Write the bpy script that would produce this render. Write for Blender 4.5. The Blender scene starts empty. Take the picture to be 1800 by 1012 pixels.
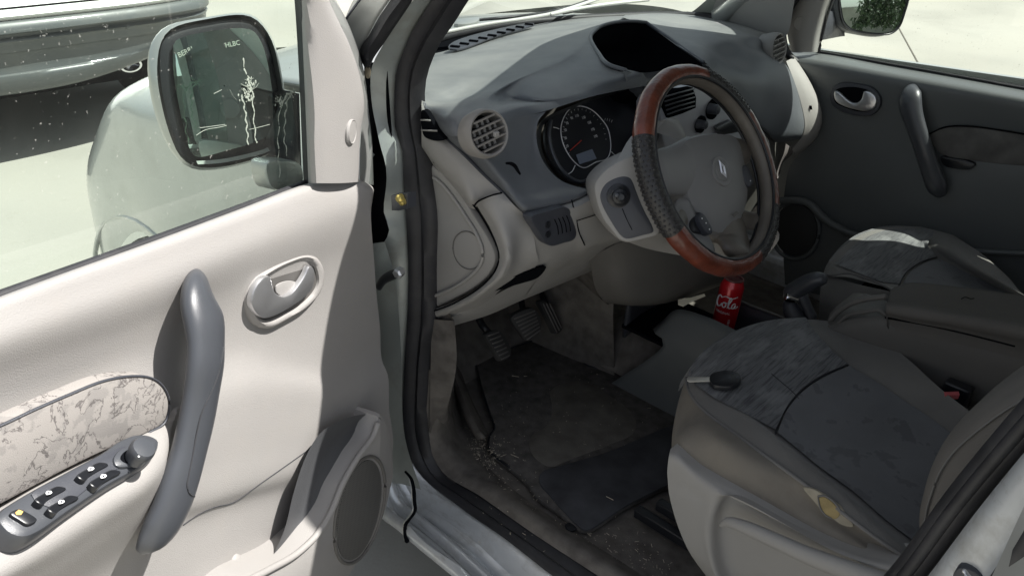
import bpy, bmesh, math, random
import numpy as np
from mathutils import Vector
random.seed(7); rng = np.random.RandomState(7)
SC = bpy.context.scene
COL = SC.collection
PI = math.pi
rad = math.radians

# ------------------------------------------------------------------ camera
CP = np.array([-1.6918, -.6974, 1.6269]); YAW, PITCH, ROLL, FPX = rad(48.6985), rad(28.6103), rad(3.157), 1480.
fw = np.array([math.sin(YAW)*math.cos(PITCH), math.cos(YAW)*math.cos(PITCH), -math.sin(PITCH)])
r0 = np.array([math.cos(YAW), -math.sin(YAW), 0.]); u0 = np.cross(r0, fw)
rt = r0*math.cos(ROLL)+u0*math.sin(ROLL); up = -r0*math.sin(ROLL)+u0*math.cos(ROLL)
cam = bpy.data.cameras.new('camera'); co = bpy.data.objects.new('camera', cam); COL.objects.link(co)
from mathutils import Matrix
co.matrix_world = Matrix(((rt[0], up[0], -fw[0], CP[0]), (rt[1], up[1], -fw[1], CP[1]), (rt[2], up[2], -fw[2], CP[2]), (0, 0, 0, 1)))
cam.sensor_width = 36; cam.lens = FPX/1800*36; cam.clip_end = 500; cam.clip_start = .02
SC.camera = co
# ------------------------------------------------------------------ light
SUN = np.array([.42, -.50, 1.0]); SUN /= np.linalg.norm(SUN)
el = math.asin(SUN[2]); az = math.atan2(SUN[0], SUN[1])
w = bpy.data.worlds.new('World'); SC.world = w; w.use_nodes = True
nt = w.node_tree; nt.nodes.clear()
sk = nt.nodes.new('ShaderNodeTexSky'); sk.sky_type = 'NISHITA'; sk.sun_disc = False
sk.sun_elevation = el; sk.sun_rotation = az; sk.dust_density = 1.5
bg = nt.nodes.new('ShaderNodeBackground'); bg.inputs[1].default_value = .09
wo = nt.nodes.new('ShaderNodeOutputWorld'); hs_ = nt.nodes.new('ShaderNodeHueSaturation'); hs_.inputs['Saturation'].default_value = .38; nt.links.new(sk.outputs[0], hs_.inputs['Color']); nt.links.new(hs_.outputs[0], bg.inputs[0]); nt.links.new(bg.outputs[0], wo.inputs[0])
sl = bpy.data.lights.new('sun', 'SUN'); sl.energy = 4.9; sl.angle = rad(.53); sl.color = (1, .97, .925)
so = bpy.data.objects.new('sun', sl); COL.objects.link(so)
so.rotation_euler = Vector(SUN).to_track_quat('Z', 'Y').to_euler()
vs = SC.view_settings; vs.view_transform = 'Standard'; vs.look = 'None'; vs.gamma = 1; vs.use_curve_mapping = False
vs.exposure = 0.9

# ------------------------------------------------------------------ frames and pixel -> place
def ray(a, b): return fw+rt*(a-900)/FPX-up*(b-506)/FPX
TH = rad(70.); DO = np.array([-.766, .402, 0.]); DU = np.array([-math.sin(TH), -math.cos(TH), 0]); DN = np.array([math.cos(TH), -math.sin(TH), 0])
WC = np.array([-.37, 0, 1.1006]); WT = rad(33.85); WR = np.array([1., 0, 0]); WU = np.array([0, math.sin(WT), math.cos(WT)]); WN = np.array([0, -math.cos(WT), math.sin(WT)])
PL = {'X': ((1, 0, 0), (0, 0, 0)), 'Y': ((0, 1, 0), (0, 0, 0)), 'Z': ((0, 0, 1), (0, 0, 0)), 'D': (DN, DO), 'S': (WN, WC)}
def P(a, b, k, v):
    d = ray(a, b)
    if k == 'L': return CP+d*v
    n, p = PL[k]; n = np.array(n, float); n = n/np.linalg.norm(n); p = np.array(p, float)+n*v
    return CP+d*(((p-CP)@n)/(d@n))
def newplane(key, p0, p1, p2):
    n = np.cross(p1-p0, p2-p0); n = n/np.linalg.norm(n)
    if n@(CP-p0) < 0: n = -n
    PL[key] = (n, p0)
def planeN(key, p0, n):
    n = np.array(n, float); PL[key] = (n/np.linalg.norm(n), np.array(p0, float))
def R(k, v, *pts):
    out = []
    for p in pts:
        if len(p) == 2: out.append(P(p[0], p[1], k, v))
        elif len(p) == 3: out.append(P(p[0], p[1], k, p[2]))
        else: out.append(P(*p))
    return out
def depth(p): return float((np.array(p)-CP)@fw)
def dw(u, v, w): return DO+DU*u+DN*w+np.array([0, 0, v])
def sw(a, b, c): return WC+WR*a+WU*b+WN*c

def crs(pts, n, closed=False):
    pts = [np.array(p, float) for p in pts]
    if len(pts) == 1: return [pts[0]]*n
    if closed: q = [pts[-1]]+pts+[pts[0], pts[1]]
    else: q = [2*pts[0]-pts[1]]+pts+[2*pts[-1]-pts[-2]]
    dense = []
    m = 10
    for i in range(1, len(q)-2):
        a, b, c, d = q[i-1:i+3]
        t0 = 0; t1 = t0+max(np.linalg.norm(b-a), 1e-9)**.5; t2 = t1+max(np.linalg.norm(c-b), 1e-9)**.5; t3 = t2+max(np.linalg.norm(d-c), 1e-9)**.5
        for k in range(m):
            t = t1+(t2-t1)*k/m
            A1 = (t1-t)/(t1-t0)*a+(t-t0)/(t1-t0)*b; A2 = (t2-t)/(t2-t1)*b+(t-t1)/(t2-t1)*c; A3 = (t3-t)/(t3-t2)*c+(t-t2)/(t3-t2)*d
            B1 = (t2-t)/(t2-t0)*A1+(t-t0)/(t2-t0)*A2; B2 = (t3-t)/(t3-t1)*A2+(t-t1)/(t3-t1)*A3
            dense.append((t2-t)/(t2-t1)*B1+(t-t1)/(t2-t1)*B2)
    dense.append(q[-2])
    D = np.array(dense); s = np.concatenate([[0], np.cumsum(np.linalg.norm(np.diff(D, axis=0), axis=1))])
    tt = np.linspace(0, s[-1], n+1)[:-1] if closed else np.linspace(0, s[-1], n)
    return [np.array([np.interp(t, s, D[:, j]) for j in range(D.shape[1])]) for t in tt]

# ------------------------------------------------------------------ objects
def base(name, verts, faces, mat, smooth=True, sharp=40):
    me = bpy.data.meshes.new(name)
    V = np.array(verts, float); c = V.mean(0)
    me.from_pydata([tuple(v-c) for v in V], [], faces); me.update()
    bm = bmesh.new(); bm.from_mesh(me); bmesh.ops.recalc_face_normals(bm, faces=bm.faces); bm.to_mesh(me); bm.free()
    if mat: me.materials.append(mat)
    if smooth:
        me.shade_smooth()
        if sharp: me.set_sharp_from_angle(angle=rad(sharp))
    return me, c
def wloc(p): return np.array(p.location)+(wloc(p.parent) if p.parent else 0)
def obj(name, verts, faces, mat, parent=None, smooth=True, sharp=40, label=None, kind=None):
    me, c = base(name, verts, faces, mat, smooth, sharp)
    o = bpy.data.objects.new(name, me); COL.objects.link(o)
    if parent is not None: o.parent = parent; o.location = tuple(c-wloc(parent))
    else: o.location = tuple(c)
    if label: o['label'] = label
    if kind: o['kind'] = kind
    return o
def thing(name, label, cat, loc, group=None, kind=None):
    o = bpy.data.objects.new(name, None); COL.objects.link(o); o.location = tuple(loc); o.empty_display_size = .1
    o['label'] = label; o['category'] = cat
    if group: o['group'] = group
    return o
def solid(o, t, off=-1):
    m = o.modifiers.new('solid', 'SOLIDIFY'); m.thickness = t; m.offset = off; m.use_even_offset = False; return o
def bev(o, w, s=2):
    m = o.modifiers.new('bevel', 'BEVEL'); m.width = w; m.segments = s; m.limit_method = 'ANGLE'; m.angle_limit = rad(35); return o

def gridmesh(G, closed_u=False):
    nv, nu = len(G), len(G[0]); V = [p for r in G for p in r]; F = []
    for j in range(nv-1):
        for i in range(nu if closed_u else nu-1):
            a = j*nu+i; b = j*nu+(i+1) % nu; F.append((a, b, b+nu, a+nu))
    return V, F
def loft(name, rows, mat, parent=None, nu=24, nv=4, thick=0, closed_u=False, linear=False, sharp=50, back=None, **kw):
    """smooth skin through rows of 3-D points; back = vector: the open border is folded back along it"""
    rs = [crs(r, nu, closed_u) for r in rows]
    if linear: G = rs
    else:
        cols = [crs([r[i] for r in rs], (len(rs)-1)*nv+1) for i in range(nu)]
        G = [[cols[i][j] for i in range(nu)] for j in range(len(cols[0]))]
    if back is not None:
        bk = np.array(back, float)
        G = [[g[0]+bk]+g+[g[-1]+bk] for g in G]
        G = [[p+bk if 0 < i < len(G[0])-1 else p for i, p in enumerate(G[0])]]+G+[[p+bk if 0 < i < len(G[-1])-1 else p for i, p in enumerate(G[-1])]]
    V, F = gridmesh(G, closed_u)
    o = obj(name, V, F, mat, parent, sharp=sharp, **kw)
    if thick: solid(o, thick)
    return o
def prism(name, outline, ext, mat, parent=None, n=64, bevel=.002, smooth=True, nrm=None, dome=0, **kw):
    """outline: 3-D closed curve on the visible face; ext: vector away from viewer; rounded front edge"""
    C = crs(outline, n, True) if n else [np.array(p, float) for p in outline]
    n = len(C); C = np.array(C); ext = np.array(ext, float); c = C.mean(0)
    if nrm is None:
        U = np.linalg.svd(C-c)[2]; nrm = U[2]
    nrm = np.array(nrm, float)/np.linalg.norm(nrm)
    if nrm@ext > 0: nrm = -nrm
    area = sum(np.cross(C[i]-c, C[(i+1) % n]-c)@nrm for i in range(n)); sg = 1 if area > 0 else -1
    def inset(d):
        out = []
        for i in range(n):
            t = C[(i+1) % n]-C[i-1]; t = t/max(np.linalg.norm(t), 1e-9)
            out.append(C[i]+sg*np.cross(nrm, t)*d)
        return np.array(out)
    b = bevel
    rings = [C+ext, C-nrm*b, inset(b*.3)-nrm*b*.3, inset(b)] if b > 0 else [C+ext, C]
    V = [p for r in rings for p in r]; F = []
    for j in range(len(rings)-1):
        for i in range(n): F.append((j*n+i, j*n+(i+1) % n, (j+1)*n+(i+1) % n, (j+1)*n+i))
    top = rings[-1]
    if dome:
        last = (len(rings)-1)*n; cc = top.mean(0)
        for k, (s, h) in enumerate([(.75, .45), (.5, .78), (.25, .95)]):
            V += [cc+(p-cc)*s+nrm*dome*h for p in top]
            b0 = last+k*n
            for i in range(n): F.append((b0+i, b0+(i+1) % n, b0+n+(i+1) % n, b0+n+i))
        V.append(cc+nrm*dome); L = len(V)-1; b0 = last+3*n
        for i in range(n): F.append((b0+i, b0+(i+1) % n, L))
    else: F.append(tuple((len(rings)-1)*n+i for i in range(n)))
    F.append(tuple(reversed(range(n))))
    return obj(name, V, F, mat, parent, smooth=smooth, sharp=35, **kw)
def frame(path, i, upv, closed):
    n = len(path); a = path[i-1] if (i > 0 or closed) else path[i]; b = path[(i+1) % n] if (i < n-1 or closed) else path[i]
    t = b-a; t = t/max(np.linalg.norm(t), 1e-9); s = np.cross(t, upv); s = s/max(np.linalg.norm(s), 1e-9); return t, s, np.cross(s, t)
def tubeVF(path, rad_, segs=12, upv=(0, 0, 1), flat=1., closed=False, arc=None, cap=True, round_=True):
    path = [np.array(p, float) for p in path]; n = len(path)
    r = np.interp(np.linspace(0, 1, n), np.linspace(0, 1, len(rad_)), rad_) if hasattr(rad_, '__len__') else np.full(n, float(rad_))
    if round_ and cap and not closed:
        t0 = frame(path, 0, upv, False)[0]; t1 = frame(path, n-1, upv, False)[0]
        path = [path[0]-t0*r[0]*.55*flat, path[0]-t0*r[0]*.4*flat]+path+[path[-1]+t1*r[-1]*.4*flat, path[-1]+t1*r[-1]*.55*flat]
        r = np.concatenate([[r[0]*.35, r[0]*.75], r, [r[-1]*.75, r[-1]*.35]]); n += 4
    V, F = [], []
    a0, a1 = arc if arc else (0, 2*PI); m = segs+1 if arc else segs
    for i in range(n):
        t, s, u = frame(path, i, np.array(upv, float), closed)
        for k in range(m):
            a = a0+(a1-a0)*k/segs; V.append(path[i]+s*math.cos(a)*r[i]+u*math.sin(a)*r[i]*flat)
    for i in range(n if closed else n-1):
        for k in range(segs):
            F.append((i*m+k, i*m+(k+1) % m, ((i+1) % n)*m+(k+1) % m, ((i+1) % n)*m+k))
    if cap and not closed and not arc:
        F.append(tuple(reversed(range(m)))); F.append(tuple((n-1)*m+k for k in range(m)))
    return V, F
def tube(name, pts, rad_, mat, parent=None, n=0, closed=False, segs=12, upv=(0, 0, 1), flat=1., arc=None, round_=True, **kw):
    path = crs(pts, n, closed) if n else pts
    V, F = tubeVF(path, rad_, segs, upv, flat, closed, arc, True, round_)
    return obj(name, V, F, mat, parent, sharp=60, **kw)
def ptube(name, spec, k, v, mat, parent=None, n=24, upv=None, flat=1., **kw):
    """spec: (px, py, half width in px[, plane value]) ; half widths become metres at their depth"""
    pts, rr = [], []
    for s in spec:
        p = P(s[0], s[1], k, s[3] if len(s) > 3 else v); pts.append(np.append(p, s[2]*depth(p)/FPX))
    C = crs(pts, n); path = [c[:3] for c in C]; r = [c[3] for c in C]
    return tube(name, path, r, mat, parent, upv=upv if upv is not None else PL[k][0], flat=flat, **kw)
def orth(ax, ref=(0, 0, 1)):
    ax = np.array(ax, float)/np.linalg.norm(ax); x = np.cross(ref, ax)
    if np.linalg.norm(x) < 1e-6: x = np.cross((1, 0, 0), ax)
    x /= np.linalg.norm(x); return x, np.cross(ax, x), ax
def lathe(name, c, ax, prof, mat, parent=None, segs=40, ref=(0, 0, 1), capf=True, capb=True, sx=1., **kw):
    x, y, z = orth(ax, ref); V, F = [], []
    for (r, h) in prof:
        for k in range(segs):
            a = 2*PI*k/segs; V.append(np.array(c)+x*math.cos(a)*r*sx+y*math.sin(a)*r+z*h)
    for j in range(len(prof)-1):
        for k in range(segs): F.append((j*segs+k, j*segs+(k+1) % segs, (j+1)*segs+(k+1) % segs, (j+1)*segs+k))
    if capb: F.append(tuple(reversed(range(segs))))
    if capf: F.append(tuple((len(prof)-1)*segs+k for k in range(segs)))
    return obj(name, V, F, mat, parent, sharp=35, **kw)
def boxVF(c, s, ax=((1, 0, 0), (0, 1, 0), (0, 0, 1))):
    c = np.array(c, float); x, y, z = [np.array(a, float) for a in ax]; V = []
    for k in (-1, 1):
        for j in (-1, 1):
            for i in (-1, 1): V.append(c+x*i*s[0]/2+y*j*s[1]/2+z*k*s[2]/2)
    return V, [(0, 1, 3, 2), (4, 6, 7, 5), (0, 4, 5, 1), (2, 3, 7, 6), (0, 2, 6, 4), (1, 5, 7, 3)]
def box(name, c, s, mat, parent=None, ax=((1, 0, 0), (0, 1, 0), (0, 0, 1)), b=0, **kw):
    V, F = boxVF(c, s, ax); o = obj(name, V, F, mat, parent, smooth=b > 0, sharp=30, **kw)
    return bev(o, b) if b else o
def merge(parts):
    V, F = [], []
    for v, f in parts:
        k = len(V); V += list(v); F += [tuple(i+k for i in q) for q in f]
    return V, F
def text(name, s, size, pos, xd, yd, mat, parent, th=.0003, mapf=None, shear=0, label=None):
    cu = bpy.data.curves.new('t', 'FONT'); cu.body = s; cu.size = size; cu.align_x = 'CENTER'; cu.align_y = 'CENTER'; cu.extrude = th; cu.shear = shear; cu.resolution_u = 3
    t = bpy.data.objects.new('t', cu); COL.objects.link(t); dg = bpy.context.evaluated_depsgraph_get(); me = t.evaluated_get(dg).to_mesh()
    xd = np.array(xd, float)/np.linalg.norm(xd); yd = np.array(yd, float)/np.linalg.norm(yd); zd = np.cross(xd, yd)
    L = [np.array(v.co) for v in me.vertices]; F = [tuple(p.vertices) for p in me.polygons]
    V = [mapf(q) for q in L] if mapf else [np.array(pos)+xd*q[0]+yd*q[1]+zd*q[2] for q in L]
    bpy.data.objects.remove(t)
    return obj(name, V, F, mat, parent, smooth=False, label=label)

def seam(name, pts, target, r_, m, parent, n=50):
    """a seam laid on the skin of another object"""
    from mathutils.bvhtree import BVHTree
    loc = Vector(wloc(target)); bv = BVHTree.FromPolygons([v.co+loc for v in target.data.vertices], [tuple(p.vertices) for p in target.data.polygons])
    out = []
    for x, y in crs(pts, n):
        h = bv.ray_cast(Vector(CP), Vector(ray(x, y)).normalized())
        if h[0]: out.append(np.array(h[0])-ray(x, y)*r_*.25)
    return tube(name, out, r_, m, parent, segs=6)

# ------------------------------------------------------------------ materials
def mat(name, col, rough=.6, metal=0., var=.12, vscale=3., grain=0., gscale=900., dust=0., dcol=(.45, .42, .37), coat=0., spec=.5, sheen=0, dscale=9, drange=(.5, .75)):
    m = bpy.data.materials.new(name); m.use_nodes = True; n = m.node_tree.nodes; l = m.node_tree.links; p = n['Principled BSDF']
    p.inputs['Roughness'].default_value = rough; p.inputs['Metallic'].default_value = metal; p.inputs['Specular IOR Level'].default_value = spec
    p.inputs['Coat Weight'].default_value = coat; p.inputs['Coat Roughness'].default_value = .08
    if sheen: p.inputs['Sheen Weight'].default_value = sheen
    tc = n.new('ShaderNodeTexCoord'); no = n.new('ShaderNodeTexNoise'); no.inputs['Scale'].default_value = vscale; no.inputs['Detail'].default_value = 6; l.new(tc.outputs['Object'], no.inputs['Vector'])
    mr = n.new('ShaderNodeMapRange'); mr.inputs[1].default_value = .3; mr.inputs[2].default_value = .7; mr.inputs[3].default_value = 1-var; mr.inputs[4].default_value = 1+var; l.new(no.outputs[0], mr.inputs[0])
    mx = n.new('ShaderNodeMix'); mx.data_type = 'RGBA'; mx.blend_type = 'MULTIPLY'; mx.inputs[0].default_value = 1; mx.inputs[6].default_value = (*col, 1)
    cb = n.new('ShaderNodeCombineColor'); [l.new(mr.outputs[0], cb.inputs[i]) for i in range(3)]; l.new(cb.outputs[0], mx.inputs[7])
    out = mx.outputs[2]
    m['last'] = 0
    if dust:
        dn = n.new('ShaderNodeTexNoise'); dn.inputs['Scale'].default_value = dscale; dn.inputs['Detail'].default_value = 8; dn.inputs['Roughness'].default_value = .65; l.new(tc.outputs['Object'], dn.inputs['Vector'])
        dr = n.new('ShaderNodeMapRange'); dr.inputs[1].default_value = drange[0]; dr.inputs[2].default_value = drange[1]; dr.inputs[3].default_value = 0; dr.inputs[4].default_value = dust; l.new(dn.outputs[0], dr.inputs[0])
        dm = n.new('ShaderNodeMix'); dm.data_type = 'RGBA'; dm.inputs[7].default_value = (*dcol, 1); l.new(dr.outputs[0], dm.inputs[0]); l.new(out, dm.inputs[6]); out = dm.outputs[2]
        rm = n.new('ShaderNodeMapRange'); rm.inputs[3].default_value = rough; rm.inputs[4].default_value = .85; l.new(dr.outputs[0], rm.inputs[0]); l.new(rm.outputs[0], p.inputs['Roughness'])
    l.new(out, p.inputs['Base Color'])
    if grain:
        gn = n.new('ShaderNodeTexNoise'); gn.inputs['Scale'].default_value = gscale; gn.inputs['Detail'].default_value = 2; l.new(tc.outputs['Object'], gn.inputs['Vector'])
        bp = n.new('ShaderNodeBump'); bp.inputs['Strength'].default_value = grain; bp.inputs['Distance'].default_value = .001; l.new(gn.outputs[0], bp.inputs['Height']); l.new(bp.outputs[0], p.inputs['Normal'])
    return m
def N(m, t, **k):
    n = m.node_tree.nodes.new(t)
    for a, v in k.items(): setattr(n, a, v)
    return n
def colin(m): return m.node_tree.nodes['Principled BSDF'].inputs['Base Color']
def overlay(m, fac_socket, col):
    """mix another colour over the current base colour"""
    c = colin(m); src = c.links[0].from_socket; x = N(m, 'ShaderNodeMix', data_type='RGBA'); x.inputs[7].default_value = (*col, 1)
    L = m.node_tree.links; L.new(fac_socket, x.inputs[0]); L.new(src, x.inputs[6]); L.new(x.outputs[2], c)
def ramp(m, sock, a, b, lo=0., hi=1.):
    r = N(m, 'ShaderNodeMapRange'); r.inputs[1].default_value = a; r.inputs[2].default_value = b; r.inputs[3].default_value = lo; r.inputs[4].default_value = hi
    m.node_tree.links.new(sock, r.inputs[0]); return r.outputs[0]
def noise(m, scale, detail=4, rough=.5, stretch=None, rot=None, dist=0):
    tc = N(m, 'ShaderNodeTexCoord'); v = tc.outputs['Object']; L = m.node_tree.links
    if stretch:
        mp = N(m, 'ShaderNodeMapping'); mp.inputs['Scale'].default_value = stretch
        if rot: mp.inputs['Rotation'].default_value = rot
        L.new(v, mp.inputs[0]); v = mp.outputs[0]
    n = N(m, 'ShaderNodeTexNoise'); n.inputs['Scale'].default_value = scale; n.inputs['Detail'].default_value = detail; n.inputs['Roughness'].default_value = rough; n.inputs['Distortion'].default_value = dist
    L.new(v, n.inputs['Vector']); return n.outputs[0]
def bump(m, sock, s, d=.001):
    b = N(m, 'ShaderNodeBump'); b.inputs['Strength'].default_value = s; b.inputs['Distance'].default_value = d; p = m.node_tree.nodes['Principled BSDF']; L = m.node_tree.links
    if p.inputs['Normal'].links: L.new(p.inputs['Normal'].links[0].from_socket, b.inputs['Normal'])
    L.new(sock, b.inputs['Height']); L.new(b.outputs[0], p.inputs['Normal'])
def glass(name, tint, dustamt=.0, ior=1.5):
    m = bpy.data.materials.new(name); m.use_nodes = True; n = m.node_tree.nodes; l = m.node_tree.links; n.remove(n['Principled BSDF']); out = n['Material Output']
    tr = n.new('ShaderNodeBsdfTransparent'); tr.inputs[0].default_value = (*tint, 1); gl = n.new('ShaderNodeBsdfGlossy'); gl.inputs['Roughness'].default_value = .01
    lw = n.new('ShaderNodeLayerWeight'); lw.inputs[0].default_value = .5; pw = n.new('ShaderNodeMath'); pw.operation = 'POWER'; pw.inputs[1].default_value = 4.5; l.new(lw.outputs['Facing'], pw.inputs[0])
    fr = n.new('ShaderNodeMapRange'); fr.inputs[3].default_value = .06; fr.inputs[4].default_value = .95; l.new(pw.outputs[0], fr.inputs[0]); mx = n.new('ShaderNodeMixShader'); l.new(fr.outputs[0], mx.inputs[0]); l.new(tr.outputs[0], mx.inputs[1]); l.new(gl.outputs[0], mx.inputs[2])
    last = mx.outputs[0]
    if dustamt:
        df = n.new('ShaderNodeBsdfDiffuse'); df.inputs[0].default_value = (.6, .6, .55, 1)
        a = ramp(m, noise(m, 190, 2, .6), .67, .74, 0, dustamt*8); b = ramp(m, noise(m, 5, 5, .6), .4, .75, dustamt*.3, dustamt)
        ad = N(m, 'ShaderNodeMath', operation='ADD', use_clamp=True); l.new(a, ad.inputs[0]); l.new(b, ad.inputs[1])
        m2 = n.new('ShaderNodeMixShader'); l.new(ad.outputs[0], m2.inputs[0]); l.new(last, m2.inputs[1]); l.new(df.outputs[0], m2.inputs[2]); last = m2.outputs[0]
    l.new(last, out.inputs[0]); return m

BEIGE = mat('beige_plastic', (.302, .289, .277), .62, var=.06, grain=.55, gscale=760, dust=.12, dcol=(.36, .32, .27), dscale=14)
BEIGED = mat('beige_plastic_lower', (.272, .264, .252), .6, var=.06, grain=.35, gscale=1100, dust=.1, dcol=(.2, .18, .15))
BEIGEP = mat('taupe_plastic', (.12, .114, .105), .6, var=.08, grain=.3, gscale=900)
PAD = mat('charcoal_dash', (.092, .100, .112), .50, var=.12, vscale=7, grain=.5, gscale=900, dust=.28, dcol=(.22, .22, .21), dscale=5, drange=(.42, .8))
CHAR = mat('charcoal_plastic', (.045, .048, .058), .42, var=.08, grain=.3, gscale=1500)
PANELG = mat('dark_grey_trim', (.054, .058, .066), .34, coat=.15, var=.08, grain=.2, gscale=1500)
BLACK = mat('black_plastic', (.014, .015, .018), .35, var=.1)
DEEP = mat('matt_black', (.006, .0065, .008), .9, var=.1, spec=.0)
RUB = mat('black_rubber', (.018, .018, .021), .55, var=.3, vscale=20, dust=.25, dcol=(.09, .085, .08), dscale=25)
SILV = mat('silver_paint', (.50, .51, .49), .32, .55, var=.05, coat=.6, dust=.5, dcol=(.34, .32, .26), dscale=7, drange=(.5, .85))
SILL = mat('dirty_silver_paint', (.62, .64, .65), .3, .35, var=.12, vscale=9, coat=.5, dust=.75, dcol=(.27, .25, .20), dscale=13, drange=(.48, .80))
_sn = noise(SILL, 10, 6, .7, (4, .6, 4)); overlay(SILL, ramp(SILL, _sn, .55, .72, 0, .6), (.20, .18, .145))
FEND = mat('dusty_silver_paint', (.60, .62, .58), .3, .2, var=.04, coat=.8, dust=.3, dcol=(.42, .42, .36))
PILR = mat('door_frame_paint', (.33, .355, .34), .4, .3, var=.1, coat=.3, dust=.7, dcol=(.20, .185, .14), dscale=12, drange=(.5, .8))
VENTM = mat('vent_grey_beige', (.20, .19, .178), .5, grain=.2)
BADGE = mat('badge_silver', (.75, .76, .8), .3, .5)
SATIN = mat('satin_silver', (.62, .62, .63), .3, .85, var=.04)
CONS = mat('silver_console', (.50, .51, .54), .38, .15, var=.05)
OLIVE = mat('worn_leather', (.13, .115, .098), .42, var=.18, vscale=25, grain=.5, gscale=700)
HUB = mat('hub_plastic', (.205, .202, .200), .48, var=.08, grain=.4, gscale=1200)
BROWN = mat('brown_leatherette', (.12, .028, .014), .34, var=.45, vscale=30, grain=.9, gscale=150, coat=.45, dust=.5, dcol=(.045, .012, .008), dscale=22)
STUD = mat('black_studded_rubber', (.022, .021, .021), .38, var=.1)
FAB = mat('charcoal_seat_fabric', (.155, .150, .142), .95, var=.22, vscale=6, grain=.9, gscale=700, sheen=.25, spec=.1, dust=.35, dcol=(.15, .14, .125), dscale=4, drange=(.4, .7))
FABS = mat('striped_seat_fabric', (.135, .138, .143), .9, var=.2, vscale=6, grain=.4, gscale=900, sheen=.25, spec=.1)
FABC = mat('patterned_seat_fabric', (.135, .138, .145), .95, var=.15, vscale=8, grain=.9, gscale=800, sheen=.25, spec=.1)
FABB = mat('beige_side_cloth', (.20, .182, .155), .95, var=.1, vscale=6, grain=.6, gscale=900, sheen=.1, spec=.1, dust=.6, dcol=(.09, .075, .06), dscale=5, drange=(.45, .75))
FABG = mat('grey_brown_cloth', (.14, .132, .122), .95, var=.12, grain=.7, gscale=900, spec=.1)
CARP = mat('dusty_carpet', (.122, .112, .103), 1., var=.3, vscale=30, grain=1., gscale=500, spec=.05, dust=.4, dcol=(.21, .19, .16), dscale=6, drange=(.4, .75))
MATF = mat('dark_floor_mat', (.098, .092, .087), 1., var=.3, vscale=40, grain=1., gscale=420, spec=.05, dust=.3, dcol=(.16, .145, .125), dscale=5, drange=(.4, .75))
HEEL = mat('worn_mat_patch', (.128, .119, .105), .95, var=.25, vscale=20, grain=.6, gscale=300, spec=.1)
FLAP = mat('navy_mat_flap', (.062, .063, .068), .85, var=.3, vscale=14, grain=.6, gscale=500, spec=.1)
WHITE = mat('white_paint', (.80, .80, .78), .3, coat=.5, var=.02)
BUMP = mat('grey_bumper', (.075, .083, .085), .42, 0, var=.1, vscale=2, coat=.25, dust=.4, dcol=(.15, .145, .125), dscale=3)
LAMPR = mat('red_lamp', (.6, .03, .02), .2, coat=1.)
TYRE = mat('tyre', (.02, .02, .02), .8)
MARK = mat('white_print', (.75, .75, .75), .5, var=.02)
AMBER = mat('amber_print', (.75, .45, .12), .5, var=.05)
REDP = mat('red_needle', (.6, .05, .03), .4)
LCD = mat('grey_display', (.22, .25, .31), .25, var=.03)
DIAL = mat('dial_face', (.012, .013, .018), .3)
CHROME = mat('chrome', (.75, .75, .78), .12, 1., var=.02)
BRASS = mat('yellow_plated', (.75, .6, .2), .35, .8, var=.1)
CANR = mat('red_can', (.50, .010, .018), .28, .2, var=.03, coat=.6)
ALU = mat('aluminium', (.7, .7, .7), .3, 1.)
BLADE = mat('key_steel', (.62, .60, .54), .35, .5, var=.15, vscale=60)
DROP = mat('bird_dropping', (.34, .38, .32), .9, var=.15, vscale=80)
FOAM = mat('yellow_foam', (.27, .21, .10), .95, var=.2, vscale=40, grain=.8, gscale=300)
MESHB = mat('beige_netting', (.30, .27, .21), .9, var=.15, vscale=60, grain=.7, gscale=900)
THREAD = mat('grey_thread', (.16, .155, .15), .9, grain=.8, gscale=900)
PINK = mat('red_buckle', (.55, .12, .13), .4)
DDOOR = mat('charcoal_door_trim', (.108, .116, .118), .42, var=.08, grain=.4, gscale=430)
SEAM = mat('dark_seam_thread', (.035, .036, .04), .9)
LINER = mat('dark_pocket_liner', (.075, .077, .082), .6, grain=.4, gscale=430)
LID = mat('dull_can_lid', (.22, .10, .10), .35, .6)
SUNPATCH = mat('sun_patch_cream', (.85, .76, .60), .8, var=.03)
LEAF = mat('leaf_green', (.045, .07, .025), .7, var=.5, vscale=10)
BARK = mat('bark', (.12, .09, .06), .9)
CRUMB = mat('pale_crumbs', (.42, .37, .29), .9, var=.5, vscale=40)
GLD = glass('green_side_glass', (.79, .88, .82), .035)
GLP = glass('pale_side_glass', (.86, .92, .86), .03)
GLW = glass('windscreen_glass', (.80, .87, .83), .02)
MIRR = bpy.data.materials.new('mirror_silver'); MIRR.use_nodes = True
_p = MIRR.node_tree.nodes['Principled BSDF']; _p.inputs['Metallic'].default_value = 1; _p.inputs['Roughness'].default_value = .015; _p.inputs['Base Color'].default_value = (.62, .72, .70, 1)
# seat stripes: short ribs running across the cushion
s1 = noise(FABS, 40, 3, .55, (.4, 9, 4)); overlay(FABS, ramp(FABS, s1, .48, .62, 0, .62), (.03, .03, .034)); bump(FABS, s1, .8, .002)
s2 = noise(FABS, 12, 3, .6, (1, 3, 3)); overlay(FABS, ramp(FABS, s2, .50, .66, 0, .6), (.24, .245, .245))
s3 = noise(FABC, 16, 5, .62); overlay(FABC, ramp(FABC, s3, .56, .58, 0, .5), (.065, .066, .07))
s4 = noise(FABC, 60, 3, .6, (1.4, 8, 8)); bump(FABC, s4, .35, .001)
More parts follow.
